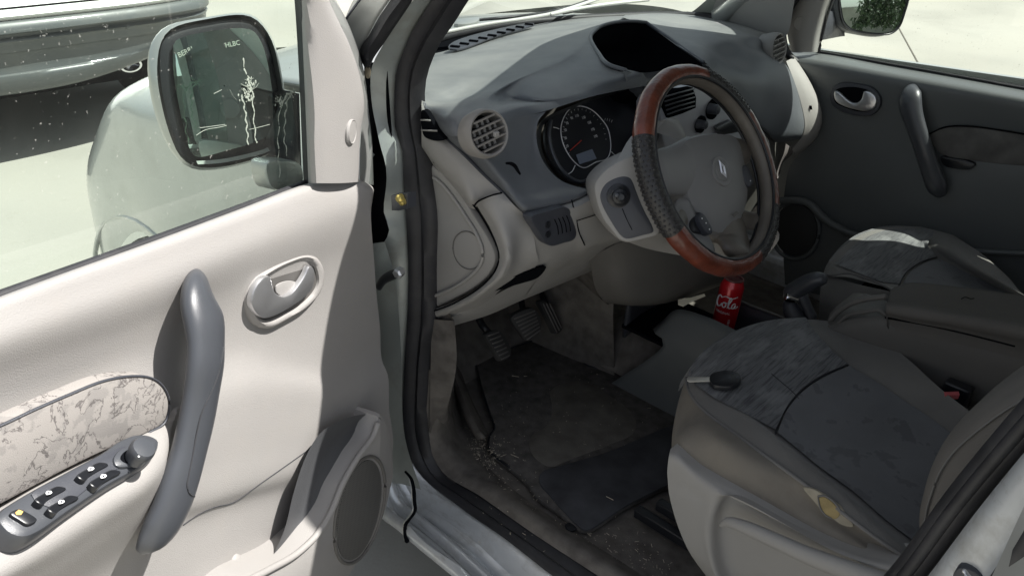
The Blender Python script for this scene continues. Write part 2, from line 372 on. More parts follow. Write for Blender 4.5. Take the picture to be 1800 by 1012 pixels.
# dust on the upward faces of the dash, paler to lift their sunlit tone
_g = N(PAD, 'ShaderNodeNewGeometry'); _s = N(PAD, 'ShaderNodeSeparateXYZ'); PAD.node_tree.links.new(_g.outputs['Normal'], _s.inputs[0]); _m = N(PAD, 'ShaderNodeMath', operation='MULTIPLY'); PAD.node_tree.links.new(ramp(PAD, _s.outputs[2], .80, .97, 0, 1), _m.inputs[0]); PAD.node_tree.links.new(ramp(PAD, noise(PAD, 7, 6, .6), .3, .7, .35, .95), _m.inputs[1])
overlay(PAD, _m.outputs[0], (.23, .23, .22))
# door insert fabric: grey blotches with dark wavering outlines
INS = mat('printed_insert_fabric', (.31, .29, .272), .95, var=.05, grain=.5, gscale=1000, spec=.1)
i1 = noise(INS, 40, 4, .6)
overlay(INS, ramp(INS, i1, .515, .56, 0, .45), (.195, .185, .178))
ab = N(INS, 'ShaderNodeMath', operation='SUBTRACT'); ab.inputs[1].default_value = .50; INS.node_tree.links.new(noise(INS, 26, 5, .62, dist=.5), ab.inputs[0])
aa = N(INS, 'ShaderNodeMath', operation='ABSOLUTE'); INS.node_tree.links.new(ab.outputs[0], aa.inputs[0])
overlay(INS, ramp(INS, aa.outputs[0], .006, .016, .8, 0), (.10, .09, .088))
INSD = mat('dark_insert_fabric', (.12, .115, .11), .95, var=.3, vscale=20, grain=.5)
# speaker mesh
GRIL = mat('speaker_mesh', (.13, .125, .115), .6, var=.03)
v = N(GRIL, 'ShaderNodeTexVoronoi'); v.inputs['Scale'].default_value = 240; v.inputs['Randomness'].default_value = 0; tcg = N(GRIL, 'ShaderNodeTexCoord'); mpg = N(GRIL, 'ShaderNodeMapping'); mpg.inputs['Rotation'].default_value = (0, 0, rad(70)); GRIL.node_tree.links.new(tcg.outputs['Object'], mpg.inputs[0]); spg = N(GRIL, 'ShaderNodeSeparateXYZ'); cbg = N(GRIL, 'ShaderNodeCombineXYZ')
v.voronoi_dimensions = '2D'; GRIL.node_tree.links.new(mpg.outputs[0], spg.inputs[0]); GRIL.node_tree.links.new(spg.outputs[1], cbg.inputs[0]); GRIL.node_tree.links.new(spg.outputs[2], cbg.inputs[1]); GRIL.node_tree.links.new(cbg.outputs[0], v.inputs['Vector'])
overlay(GRIL, ramp(GRIL, v.outputs['Distance'], .25, .45, .8, 0), (.03, .03, .03)); bump(GRIL, v.outputs['Distance'], .5, .001)
GRILD = mat('dark_speaker_mesh', (.03, .03, .03), .7)
# concrete ground
GRD = mat('sunlit_concrete', (.355, .345, .308), .9, var=.16, vscale=1.1, grain=.6, gscale=120, dust=.55, dcol=(.25, .235, .20), dscale=.55, drange=(.45, .72))
g1 = noise(GRD, 90, 3, .7); overlay(GRD, ramp(GRD, g1, .66, .72, 0, .55), (.16, .14, .11))
g2 = noise(GRD, 6, 6, .7); overlay(GRD, ramp(GRD, g2, .60, .75, 0, .35), (.26, .24, .20))
JOINT = mat('dark_joint', (.12, .11, .09), .95)
X_, Y_, Z_ = (np.array(a, float) for a in ((1, 0, 0), (0, 1, 0), (0, 0, 1)))
# ================================================================== ground
g = obj('ground', [(-60, -60, 0), (60, -60, 0), (60, 60, 0), (-60, 60, 0)], [(0, 1, 2, 3)], GRD, smooth=False, kind='structure')
ja, jb = P(1575, 40, 'Z', .004), P(1622, 125, 'Z', .004); jd = (ja-jb)/np.linalg.norm(ja-jb); js = np.cross(jd, Z_)*.006
a, b = jb-jd*12, ja+jd*30
obj('expansion_joint', [a-js, b-js, b+js, a+js], [(0, 1, 2, 3)], JOINT, smooth=False, kind='structure')
q = P(905, 8, 'Z', .004)
# a low wall and bushes stand behind the car: they show only in the wing mirrors
t = thing('boundary_wall', 'low pale rendered wall behind the car, seen only in the mirrors', 'wall', (0, -12, 0))
box('wall_panel', (0, -12, .7), (40, .2, 1.4), mat('render_wall', (.35, .33, .28), .9), t); box('coping', (0, -12, 1.43), (40, .28, .06), mat('coping_stone', (.4, .38, .34), .9), t)
for i, (bx, by, s) in enumerate([(2.4, -7.5, 1.0), (4.6, -8.2, 1.25), (7.0, -8.0, 1.1)]):
    t = thing('bush', ['small leafy bush nearest the car boot', 'tallest leafy bush by the wall', 'leafy bush farthest out along the wall'][i], 'bush', (bx, by, 0), 'bushes in front of the wall')
    V, F = [], []
    for k in range(1500):
        th, ph = random.uniform(0, 2*PI), random.uniform(-.3, 1.3); rr = s*random.uniform(.6, 1.05)*(1+.2*math.sin(3*th+i))
        c = np.array([bx+rr*math.cos(th)*math.cos(ph), by+rr*math.sin(th)*math.cos(ph), .9*s+rr*math.sin(ph)]); a1 = rng.normal(size=3)*.05; a2 = rng.normal(size=3)*.05
        n0 = len(V); V += [c-a1, c+a2, c+a1, c-a2]; F.append((n0, n0+1, n0+2, n0+3))
    obj('foliage', V, F, LEAF, t, smooth=False, kind='stuff')
    tube('stem', [(bx, by, 0), (bx+.05, by, .5*s), (bx, by, 1.1*s)], [.06, .03], BARK, t)

# ================================================================== the other parked car
t = thing('parked_car', 'white car with a grey rear bumper parked behind the open door window', 'car', (0, 4.6, 0)); oc = t
def brow(z, y, ins=0, xr=.86, xl=-1.0):   # a level of the rear end: rounded corners
    return [(xl, y+1.0, z), (xl+.01+ins, y+.45, z), (xl+.10+ins, y+.14, z), (xl+.35+ins, y+.03, z), (-.04, y, z), (xr-.40-ins, y+.03, z), (xr-.12-ins, y+.14, z), (xr-.01-ins, y+.45, z), (xr, y+1.0, z)]
def low(r, k=.15): return [(x, y, z+k*max(0, min(1, (x-.10)/.5))**1.5) for x, y, z in r]
obj_b = loft('bumper', [low(brow(.37, 3.86, .05)), low(brow(.385, 3.765, .03)), low(brow(.40, 3.74, .02)), low(brow(.48, 3.715, .02), .08), brow(.485, 3.73, .02), brow(.583, 3.72), brow(.588, 3.705), brow(.64, 3.69), brow(.645, 3.672), brow(.652, 3.672), brow(.656, 3.69), brow(.672, 3.688), brow(.680, 3.655), brow(.690, 3.648), brow(.735, 3.672), brow(.738, 3.76)], BUMP, t, nu=60, nv=3)
[] and loft('bumper', [brow(.36, 3.84, .05), brow(.40, 3.765, .03), brow(.47, 3.72, .02), brow(.475, 3.74, .02), brow(.56, 3.735), brow(.565, 3.72), brow(.68, 3.70), brow(.685, 3.685), brow(.71, 3.67), brow(.735, 3.69), brow(.74, 3.665), brow(.80, 3.66), brow(.83, 3.69), brow(.84, 3.78)], BUMP, t, nu=60, nv=3)
loft('tailgate', [brow(.735, 3.74, .01), brow(.742, 3.668, .0), brow(.765, 3.664, .0), brow(.785, 3.69, .01), brow(.79, 3.70, .02), brow(.795, 3.72, .01), brow(.90, 3.77, .03), brow(1.10, 3.88, .05), brow(1.5, 4.1, .12)], WHITE, t, nu=48, nv=4)
loft('body', [[(-1.0, 4.7, z0), (-1.0, 8.0, z0), (.86, 8.0, z0), (.86, 4.7, z0)] for z0 in (.3, .6, .9, 1.3)]+[[(-.85, 4.6, 1.5), (-.85, 7.3, 1.5), (.78, 7.3, 1.5), (.78, 4.6, 1.5)]], WHITE, t, nu=40, linear=True)
tube('tailgate_gap', brow(.788, 3.693, .01), .005, DEEP, t, n=60, segs=6); box('roof', (-.04, 5.6, 1.53), (1.6, 3.2, .06), WHITE, t, b=.03); box('underbody', (-.06, 5.95, .36), (1.5, 3.9, .12), DEEP, t)
box('tail_lamp', P(341, 38, 'Y', 4.0), (.05, .12, .10), LAMPR, t, b=.015)
for wx in (-.82, .74):
    for wy in (4.75, 7.2):
        wl = lathe('wheel', (wx, wy, .31), (1, 0, 0), [(.22, -.1), (.30, -.1), (.315, -.07), (.315, .07), (.30, .1), (.22, .1)], TYRE, t)
        lathe('rim', (wx, wy, .31), (1, 0, 0), [(.20, -.085), (.215, -.105), (.22, 0), (.215, .105), (.20, .085)], SATIN, wl)
e = P(236, 112, 'Y', 3.79)
lathe('exhaust_pipe', e+np.array([0, .04, -.02]), (0, -1, 0), [(.03, -.15), (.035, 0), (.028, 0), (.026, -.1)], CHROME, t, capf=False, sx=1.7)
lathe('parking_sensor', P(225, 48, 'Y', 3.685), (0, -1, 0), [(.011, -.01), (.011, .004), (.008, .006)], BUMP, t, segs=20)
lathe('towing_eye_cover', P(300, 58, 'Y', 3.76), (0, -1, .1), [(.038, -.012), (.038, .003), (.034, .005)], BUMP, t, segs=28)

# ================================================================== our car: the shell
CAR = thing('silver_van', 'silver car seen through its open driver side, dusty door frame and sill', 'car', (0, 0, 0)); t = CAR
# front wing seen through the door glass, arch cut over the wheel
FR = [[(-.66, .50, 1.13), (-.76, .85, 1.135), (-.78, 1.15, 1.10), (-.70, 1.36, 1.06), (-.38, 1.54, 1.02), (0, 1.6, .98)],
      [(-.765, .50, 1.05), (-.84, .85, 1.06), (-.875, 1.2, 1.03), (-.80, 1.46, .98), (-.46, 1.65, .93), (0, 1.7, .88)],
      [(-.82, .50, .90), (-.87, .9, .92), (-.90, 1.25, .89), (-.84, 1.55, .85), (-.52, 1.73, .82), (0, 1.78, .78)],
      [(-.845, .50, .72), (-.875, .85, .76), (-.90, 1.22, .78), (-.86, 1.60, .74), (-.54, 1.79, .66), (0, 1.84, .64)],
      [(-.85, .50, .50), (-.875, .84, .60), (-.895, 1.22, .735), (-.86, 1.62, .60), (-.55, 1.83, .5), (0, 1.88, .5)],
      [(-.84, .50, .30), (-.87, .80, .34), (-.89, 1.22, .705), (-.85, 1.64, .34), (-.55, 1.84, .32), (0, 1.89, .30)]]
FR = [[(x*1.0, y, z) for x, y, z in r] for r in FR]
fn = loft('front_wing', FR, FEND, t, nu=60, nv=5)
fn2 = loft('front_wing', [[(-x, y, z) for x, y, z in r] for r in FR], FEND, t, nu=40, nv=4)
ar = [(-.893, 1.22+.40*math.cos(a), .33+.40*math.sin(a)) for a in np.linspace(0, PI, 20)]
tube('wheel_arch_lip', ar, .007, FEND, t, segs=8)
for sx_ in (-1, 1):
    wl = lathe('wheel', (.79*sx_, 1.22, .33), (sx_, 0, 0), [(.20, -.1), (.31, -.1), (.33, -.06), (.33, .06), (.31, .09), (.22, .09)], TYRE, t)
    lathe('rim', (.79*sx_, 1.22, .33), (sx_, 0, 0), [(.22, .05), (.215, .085), (.16, .06), (.06, .05), (.05, .075)], SATIN, wl)
loft('bonnet', [[(-.64, .66, 1.125), (-.40, .90, 1.12), (0, 1.03, 1.12), (.40, .90, 1.12), (.64, .66, 1.125)],
                [(-.66, .86, 1.12), (-.40, 1.05, 1.12), (0, 1.14, 1.125), (.40, 1.05, 1.12), (.66, .86, 1.12)],
                [(-.66, 1.15, 1.075), (-.40, 1.25, 1.09), (0, 1.3, 1.10), (.40, 1.25, 1.09), (.66, 1.15, 1.075)],
                [(-.58, 1.36, 1.03), (-.36, 1.50, 1.01), (0, 1.58, 1.0), (.36, 1.50, 1.01), (.58, 1.36, 1.03)]], SILV, t, nu=48, nv=6, thick=.01)
# windscreen and what lies at its foot
WB = [(-.70, .56, 1.145), (-.50, .79, 1.14), (-.2, .925, 1.14), (.1, .95, 1.14), (.4, .87, 1.14), (.62, .74, 1.145), (.70, .62, 1.15)]
WTp = [(-.60, -.02, 1.69), (-.4, .10, 1.70), (-.15, .21, 1.71), (.1, .31, 1.71), (.3, .32, 1.70), (.5, .24, 1.70), (.62, .12, 1.69)]  # unseen top edge, pushed forward on one side to shade the dash bin
mid = [tuple((np.array(a)+np.array(b))/2+np.array([0, .03, .03])) for a, b in zip(WB, WTp)]
loft('windscreen', [WB, mid, WTp], GLW, t, nu=30, nv=5)
tube('windscreen_seal', WB, .012, RUB, t, n=50, segs=8)
loft('cowl', [[(x, y+.02, z-.02) for x, y, z in WB], [(x*.99, y+.10, 1.115) for x, y, z in WB]], RUB, t, nu=40, nv=2, thick=.004)
loft('dark_dash_edge', [[(x*.98, y-.005, z-.004) for x, y, z in WB], [(x*.98, y-.045, z-.03) for x, y, z in WB]], DEEP, t, nu=40, nv=2)
def wiper(pts, r1, pts2):
    o = tube('windscreen_wiper', R('Z', 1.17, *pts), .0055, ALUW, CAR, n=24, segs=8)
    tube('wiper_blade', R('Z', 1.155, *pts2), [.004, .006, .004], RUB, o, n=24, segs=6)
ALUW = mat('pale_wiper_metal', (.55, .55, .52), .5, .2, dust=.4)
wiper([(778, 58), (850, 44), (930, 32), (968, 25), (1030, 6), (1085, -14)], .01, [(800, 38), (870, 33), (968, 22), (1060, -8)])
wiper([(968, 26), (1010, 17), (1060, 9), (1140, 0)], .01, [(990, 24), (1040, 14), (1100, 5)])
prism('wiper_spindle_cover', R('Z', 1.16, (798, 33), (838, 28), (842, 35), (826, 41), (800, 42)), (0, 0, -.01), SILV, t, bevel=.002, n=24)
# roof, header and far side: they shade the cabin
def slab(name, pts, thick_, m_, **k):
    return prism(name, [np.array(p, float) for p in pts], (0, 0, -thick_), m_, CAR, n=0, bevel=0, smooth=False, **k)
loft('roof', [[(x, y, 1.765-.03*abs(x)/.6) for x in (-.60, -.3, 0, .3, .60)] for y in (-.1, -.6, -1.2, -2.6)], SILV, t, nu=12, nv=3, thick=.02)
loft('roof_front', [[(x, y-.03, z+.03) for x, y, z in WTp], [(-.61, -.1, 1.735), (-.3, -.1, 1.75), (0, -.1, 1.76), (.3, -.1, 1.75), (.61, -.1, 1.735)]], SILV, t, nu=20, nv=3, thick=.015)
loft('headlining', [[(x, y, 1.725) for x in (-.62, 0, .62)] for y in (0, -1.2, -2.58)], BEIGED, t, nu=6, nv=2)
tube('header_rail', [(x, y-.02, z+.02) for x, y, z in WTp], .03, BEIGED, t, n=20, segs=8, flat=.8)
for sx_ in (-1, 1): tube('roof_rail', [(sx_*.62, .10, 1.70), (sx_*.625, -.3, 1.735), (sx_*.62, -2.6, 1.72)], .03, SILV, t, n=12, segs=8)
tube('windscreen_pillar', [(.70, .62, 1.15), (.66, .35, 1.43), (.60, .06, 1.70)], .035, SILV, t, n=8, segs=8)
# far side body behind the passenger door
for sx_, y1 in ((1, -.60), (-1, -.66)):
    loft('body_side', [[(sx_*.80, y1, .32), (sx_*.80, -1.6, .32), (sx_*.80, -2.6, .32)], [(sx_*.83, y1, .7), (sx_*.83, -1.6, .7), (sx_*.83, -2.6, .7)], [(sx_*.79, y1, 1.10), (sx_*.79, -1.6, 1.10), (sx_*.79, -2.6, 1.1)]], SILV, t, nu=6, nv=3, thick=.02)
    for y0_, y1_ in ((y1, y1-.16), (-1.55, -1.70), (-2.5, -2.6)):
        loft('window_pillar', [[(sx_*.78, y0_, 1.08), (sx_*.78, y1_, 1.08)], [(sx_*.64, y0_, 1.72), (sx_*.64, y1_, 1.72)]], SILV, t, nu=3, nv=2, thick=.03)
    loft('rear_side_window', [[(sx_*.775, y1-.16, 1.1), (sx_*.775, -1.55, 1.1)], [(sx_*.65, y1-.16, 1.68), (sx_*.65, -1.55, 1.68)]], GLP, t, nu=3, nv=2)
box('tailgate', (0, -2.6, .9), (1.5, .06, 1.2), SILV, t)
box('passenger_sill', (.77, .1, .36), (.12, 1.5, .18), SILL, t, b=.02)
# floor, bulkhead
loft('floor_pan', [[(-.70, .80, .365), (-.70, .3, .365), (-.70, -.6, .365), (-.70, -2.5, .365)], [(0, .80, .365), (0, .3, .365), (0, -.6, .365), (0, -2.5, .365)], [(.74, .80, .365), (.74, .3, .365), (.74, -.6, .365), (.74, -2.5, .365)]], CARP, t, nu=14, nv=6)
loft('bulkhead', [[(x, .56, .365) for x in (-.74, 0, .74)], [(x, .68, .5) for x in (-.74, 0, .74)], [(x, .74, .7) for x in (-.74, 0, .74)], [(x, .70, 1.10) for x in (-.74, 0, .74)]], CARP, t, nu=8, nv=4)
loft('inner_wing', [[(sx_, .80, z) for sx_ in (-.78, -.72)] for z in (.3, 1.1)], RUB, t, nu=3, nv=2)

# --- door aperture on the near side
OUT = [(764, 0), (740, 36), (724, 64), (712, 95), (702, 123), (699, 166), (702, 237), (711, 250), (715, 335), (722, 461), (720, 556), (714, 672), (714, 770), (743, 828), (819, 891), (890, 940), (975, 1007), (1060, 1066)]
INN = [(820, -4), (789, 45), (768, 75), (748, 119), (740, 156), (741, 200), (745, 237), (749, 262), (757, 320), (765, 380), (764, 460), (763, 556), (752, 649), (754, 774), (774, 828), (841, 873), (926, 931), (1033, 1002), (1120, 1060)]
so_, si_ = crs([P(800, -50, 'X', -.72)]+R('X', -.72, *OUT), 70), crs([P(862, -60, 'X', -.70)]+R('X', -.70, *INN), 70)
mid1 = [a*.62+b*.38+np.array([-.016, 0, 0]) for a, b in zip(so_, si_)]; mid0 = [a*.88+b*.12+np.array([-.014, 0, 0]) for a, b in zip(so_, si_)]
gr = [a*.48+b*.52+np.array([-.004, 0, 0]) for a, b in zip(so_, si_)]; mid2 = [a*.25+b*.75+np.array([-.012, 0, 0]) for a, b in zip(so_, si_)]
V, F = gridmesh([list(x) for x in zip([a+np.array([.03, 0, 0]) for a in so_], so_, mid0, mid1, gr, mid2, si_, [b+np.array([.010, 0, 0]) for b in si_])])
obj('door_seal', V, F, RUB, t, sharp=70)
# painted flange of the front pillar
fl_o = [(724, 0), (693, 45), (671, 78), (650, 119), (648, 150), (652, 190), (660, 228), (664, 250), (676, 292), (677, 322), (672, 360), (673, 379), (682, 398), (676, 420), (665, 436), (664, 560), (668, 700), (670, 780), (689, 818), (728, 887), (766, 913), (830, 959), (889, 1012), (960, 1072)]
a_ = crs([P(762, -50, 'X', -.765)]+R('X', -.765, *fl_o), 90)
so90 = crs([P(800, -50, 'X', -.722)]+R('X', -.722, *OUT), 90)
def blend(f, dx): return [a*(1-f)+b*f+np.array([dx, 0, 0]) for a, b in zip(a_, so90)]
FG = [list(x) for x in zip([a+np.array([.03, 0.02, -.01]) for a in a_], [a+np.array([.006, 0, 0]) for a in a_], blend(.06, 0), blend(.5, -.004), blend(.85, .004), blend(.97, .012), [p+np.array([.03, 0, 0]) for p in so90])]
V, F = gridmesh(FG[:62]); obj('door_pillar_flange', V, F, PILR, t, sharp=60)
V, F = gridmesh(FG[61:]); obj('sill_flange', V, F, SILL, t, sharp=60)
# lower pillar, seen under the check strap
loft('pillar_face', [R('X', -.775, (676, 425), (650, 430), (640, 440)), R('X', -.785, (690, 470), (660, 480), (640, 490)), R('X', -.765, (700, 540), (680, 560), (645, 560)), R('X', -.78, (706, 640), (680, 650), (655, 660)), R('X', -.78, (712, 770), (690, 780), (660, 790)), R('X', -.79, (740, 860), (705, 850), (670, 850))], PILR, t, nu=10, nv=5)
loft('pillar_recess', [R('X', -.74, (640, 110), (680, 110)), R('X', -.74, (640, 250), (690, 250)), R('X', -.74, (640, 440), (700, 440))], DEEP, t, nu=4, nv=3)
# outer A pillar, its seal, and the windscreen edge
loft('front_pillar', [R('X', -.80, (640, -30), (622, 0), (608, 30), (596, 60), (600, 110), (604, 140)), R('X', -.785, (668, -30), (655, 0), (638, 25), (622, 55), (618, 100), (624, 122)), R('X', -.775, (706, -30), (687, 0), (668, 28), (652, 60), (632, 94), (638, 112))], SILV, t, nu=20, nv=4, thick=.01)
loft('pillar_rubber', [R('X', -.785, (706, -30), (687, 0), (668, 28), (650, 60), (631, 94), (641, 120)), R('X', -.80, (722, -30), (706, 0), (683, 30), (663, 62), (645, 95), (646, 116)), R('X', -.775, (742, -30), (726, 0), (696, 45), (674, 78), (655, 106), (651, 120))], RUB, t, nu=20, nv=4, thick=.008)
tube('pillar_trim_line', R('X', -.812, (640, -10), (625, 10), (610, 31), (600, 50)), .0022, CHAR, t, n=10, segs=6)
prism('rust_patch', R('X', -.786, (641, 120), (650, 121), (648, 138), (643, 137)), (.002, 0, 0), mat('sandy_dirt', (.42, .36, .26), .9, var=.4, vscale=90), t, n=14, bevel=.001)
# latch striker block with yellow screw, door check strap
k = prism('check_bracket', R('X', -.785, (687, 344), (716, 340), (717, 367), (700, 371), (688, 370)), (.02, 0, 0), CHAR, t, n=0, bevel=.002)
lathe('screw', P(702, 349, 'X', -.792), (-1, 0, 0), [(.008, -.006), (.008, .002), (.005, .005)], BRASS, k, segs=8)
lathe('screw', P(706, 355, 'X', -.790), (-1, 0, 0), [(.007, -.006), (.007, .002), (.004, .004)], BRASS, k, segs=8)
k = ptube('check_strap', [(665, 505, 7), (674, 492, 8), (688, 484, 9), (699, 480, 8)], 'X', -.80, BLACK, t, n=12, flat=.7)
lathe('bolt', P(700, 480, 'X', -.80), (-1, -.3, 0), [(.010, -.01), (.010, .004), (.006, .007)], SATIN, k, segs=6)
# sill steps below the aperture
e1 = R('X', -.768, (671, 785), (689, 818), (728, 887), (766, 913), (830, 959), (889, 1012), (960, 1072))
e2 = R('X', -.80, (668, 830), (684, 858), (700, 892), (728, 912), (779, 953), (845, 1012), (905, 1066))
e3 = R('X', -.845, (660, 885), (668, 900), (700, 925), (728, 950), (760, 976), (804, 1012), (850, 1050))
def off(r, dx, dz): return [p+np.array([dx, 0, dz]) for p in r]
loft('sill_step', [off(e1, .01, .004), off(e1, -.004, -.004), off(e1, -.006, -.016), off(e2, .012, .008), off(e2, 0, .004), off(e2, -.006, -.008)], SILL, t, nu=40, nv=3, sharp=60)
loft('sill_outer', [off(e2, .004, -.010), off(e2, -.022, -.012), off(e3, .01, .016), off(e3, -.004, .003), off(e3, 0, -.012), off(e3, .05, -.07)], SILL, t, nu=40, nv=3, sharp=60)
crack = R('X', -.85, (686, 845), (700, 856), (708, 872), (713, 892), (718, 904), (713, 916), (708, 926), (712, 942), (718, 949))
crack = [p+np.array([.045*(1-i/8)-.004, 0, 0]) for i, p in enumerate(crack)]
tube('sill_joint', crack, [.0028, .004, .003, .005], DEEP, t, n=30, segs=6)
tube('joint_edge', [p+np.array([-.002, .005, 0]) for p in crack[1:]], .0013, SILV, t, n=26, segs=6)
# rear door pillar edge at the lower right
bs = [(1548, 1060), (1605, 995), (1690, 880), (1800, 750), (1900, 640)]
V, F = tubeVF(crs(R('X', -.70, *bs), 30), .020, 14, (1, 0, 0), .8); obj('rear_pillar_seal', V, F, RUB, t, sharp=70)
tube('rear_pillar_bead', [p+np.array([-.014, .002, .0]) for p in crs(R('X', -.70, *bs), 30)], .008, RUB, t, segs=8)
loft('rear_pillar', [R('X', -.725, (1590, 1060), (1629, 1014), (1715, 900), (1800, 795), (1900, 680)), R('X', -.745, (1600, 1070), (1640, 1022), (1728, 908), (1812, 803), (1915, 685)), R('X', -.765, (1690, 1070), (1735, 1016), (1800, 925), (1850, 850), (1950, 730)), R('X', -.79, (1705, 1070), (1747, 1020), (1815, 930), (1862, 858), (1965, 735)), R('X', -.80, (1790, 1080), (1830, 1020), (1880, 950), (1950, 850), (2060, 720))], SILL, t, nu=30, nv=4, sharp=60)
tube('rear_door_seal', R('X', -.80, (1735, 1050), (1765, 1005), (1805, 950), (1860, 870)), .009, RUB, t, n=14, segs=8)
k = prism('striker_plate', R('X', -.765, (1684, 998), (1712, 1004), (1738, 1030), (1690, 1060), (1672, 1030)), (.02, 0, 0), CHAR, t, n=24, bevel=.003)
tube('striker_loop', R('X', -.785, (1694, 1002), (1704, 1014), (1722, 1022)), .003, SATIN, k, n=8, segs=6)

# far-side pillar trim and its seal
loft('pillar_trim', [[(.70, .66, 1.15)]+R('X', .70, (1212, 25), (1208, 20)), R('X', .69, (1340, 70), (1250, 32), (1214, 22)), R('X', .67, (1381, 66), (1300, 20), (1240, 2)), R('X', .66, (1395, 10), (1320, -20), (1262, -20)), R('X', .64, (1408, -70), (1340, -80), (1290, -80))], BEIGED, t, nu=14, nv=5)
ptube('far_door_seal', [(1400, -40, 7), (1392, 0, 7), (1380, 27, 7), (1375, 60, 7), (1382, 92, 7), (1400, 110, 6)], 'X', .70, RUB, t, n=24)

# ================================================================== driver door
DD = thing('driver_door', 'opened driver door with beige inner panel, speaker and window', 'car door', dw(.05, .30, -.05)); t = DD
# outer skin and edge
sk_o = [dw(u, v, -.115) for u, v in ((.02, .34), (.03, .7), (.04, .98), (.35, 1.03), (.8, 1.06), (1.12, 1.08), (1.14, .8), (1.1, .36), (.6, .30))]
prism('door_skin', sk_o, DN*.03, SILV, t, n=60, bevel=0, nrm=DN)
# inner panel: rows from the belt to the bottom, each point at its own height over the door
rows = [R('D', -.012, (652, 326), (632, 317), (585, 318), (540, 323), (420, 368), (250, 431), (120, 477), (0, 521), (-110, 563)),
        R('D', .004, (657, 333), (636, 322), (588, 323), (541, 329), (421, 374), (251, 437), (121, 483), (0, 528), (-110, 570)),
        R('D', .012, (655, 350), (640, 335), (600, 338), (545, 352), (430, 400), (262, 465), (125, 515), (0, 560), (-110, 600)),
        R('D', .019, (652, 372), (638, 360), (605, 368), (550, 390), (440, 432), (330, 476), (200, 525), (0, 597), (-110, 640)),
        R('D', .018, (653, 400), (640, 392), (608, 398), (555, 415), (450, 450), (335, 496), (205, 548), (0, 618), (-110, 660)),
        R('D', .008, (657, 450), (640, 450), (600, 458), (555, 470), (455, 500), (340, 540), (210, 592), (0, 665), (-110, 705)),
        R('D', .004, (662, 520), (645, 520), (600, 525), (550, 530), (450, 550), (345, 585), (215, 630), (0, 705), (-110, 745)),
        R('D', .006, (668, 575), (648, 580), (600, 590), (545, 600), (450, 610), (345, 630), (225, 655), (0, 740), (-110, 780)),
        R('D', .012, (671, 632), (652, 640), (600, 655), (540, 650), (440, 640), (345, 660), (240, 685), (0, 775), (-110, 815)),
        R('D', .024, (682, 660), (660, 672), (600, 690), (535, 680), (435, 680), (345, 710), (250, 730), (0, 838), (-110, 880)),
        R('D', .030, (684, 720), (664, 725), (600, 738), (530, 730), (430, 735), (340, 765), (250, 772), (0, 895), (-110, 940)),
        R('D', .033, (688, 745), (668, 750), (598, 775), (525, 780), (425, 800), (330, 830), (255, 838), (0, 960), (-110, 1005)),
        R('D', .034, (691, 770), (670, 790), (595, 820), (515, 830), (418, 860), (330, 885), (240, 880), (0, 1000), (-110, 1045)),
        R('D', .022, (690, 800), (670, 820), (590, 850), (505, 865), (410, 890), (325, 920), (225, 940), (0, 1050), (-110, 1085)),
        R('D', .020, (688, 850), (665, 870), (580, 900), (495, 920), (405, 945), (320, 990), (215, 1010), (0, 1100), (-110, 1130)),
        R('D', .020, (640, 950), (620, 970), (560, 985), (480, 1000), (400, 1020), (310, 1060), (205, 1090), (0, 1170), (-110, 1200)),
        R('D', .020, (560, 1070), (540, 1080), (500, 1090), (450, 1100), (390, 1110), (305, 1140), (200, 1170), (0, 1260), (-110, 1290))]
# armrest swells outward under the switches
def swell(p):
    u, v = (p-DO)@DU, p[2]
    return p
dpn = loft('door_panel', rows, BEIGE, t, nu=90, nv=5, back=-DN*.030-Z_*.035, sharp=60)
# armrest: a rounded shelf carrying the switches
ax_ = R('D', .085, (300, 770), (258, 812), (196, 856), (130, 900), (60, 948), (0, 985), (-110, 1045))
aR = [R('D', .018, (306, 728), (262, 742), (196, 780), (130, 815), (60, 850), (0, 886), (-110, 945)),
      R('D', .045, (308, 742), (266, 756), (200, 790), (130, 824), (60, 860), (0, 896), (-110, 956)),
      R('D', .078, (308, 795), (264, 818), (200, 856), (130, 900), (60, 946), (0, 982), (-110, 1040)),
      R('D', .086, (306, 822), (262, 846), (200, 886), (130, 932), (60, 976), (0, 1010), (-110, 1070)),
      R('D', .070, (302, 862), (256, 890), (196, 930), (130, 975), (60, 1015), (0, 1045), (-110, 1105)),
      R('D', .030, (300, 935), (250, 960), (190, 1000), (130, 1045), (60, 1090), (0, 1120), (-110, 1180)),
      R('D', .015, (298, 1010), (246, 1040), (186, 1080), (130, 1120), (60, 1160), (0, 1190), (-110, 1250))]
aR[5] = [aR[5][0]-DN*.02]+aR[5][1:]; aR[6] = [aR[6][0]-DN*.012]+aR[6][1:]
aR = [[r[0]-DU*.035-DN*(.004+.9*max((r[0]-DO)@DN-.016, 0)), r[0]-DU*.008-DN*.25*max((r[0]-DO)@DN-.016, 0)]+r[1:] for r in aR]
loft('armrest', aR, BEIGE, t, nu=40, nv=6, back=-DN*.05, sharp=60)
# fabric insert and its seam
ins = [(-120, 792), (-60, 770), (0, 748), (60, 720), (120, 694), (180, 670), (230, 661), (268, 665), (290, 684), (298, 712), (290, 742), (262, 760), (200, 786), (120, 824), (60, 856), (0, 888), (-60, 918), (-120, 950)]
INSP = [P(x, y, 'D', .036+.012*(1-max(0, min(1, (y-(745-.36*x))/90)))*0) for x, y in ins]
planeN('I', dw(.7, 1.0, .047), DN)
prism('fabric_insert', R('I', 0, *ins), -DN*.02, INS, t, n=90, bevel=.004)
tube('insert_seam', R('I', -.001, *ins[:12]), .0016, CHAR, t, n=60, segs=6)
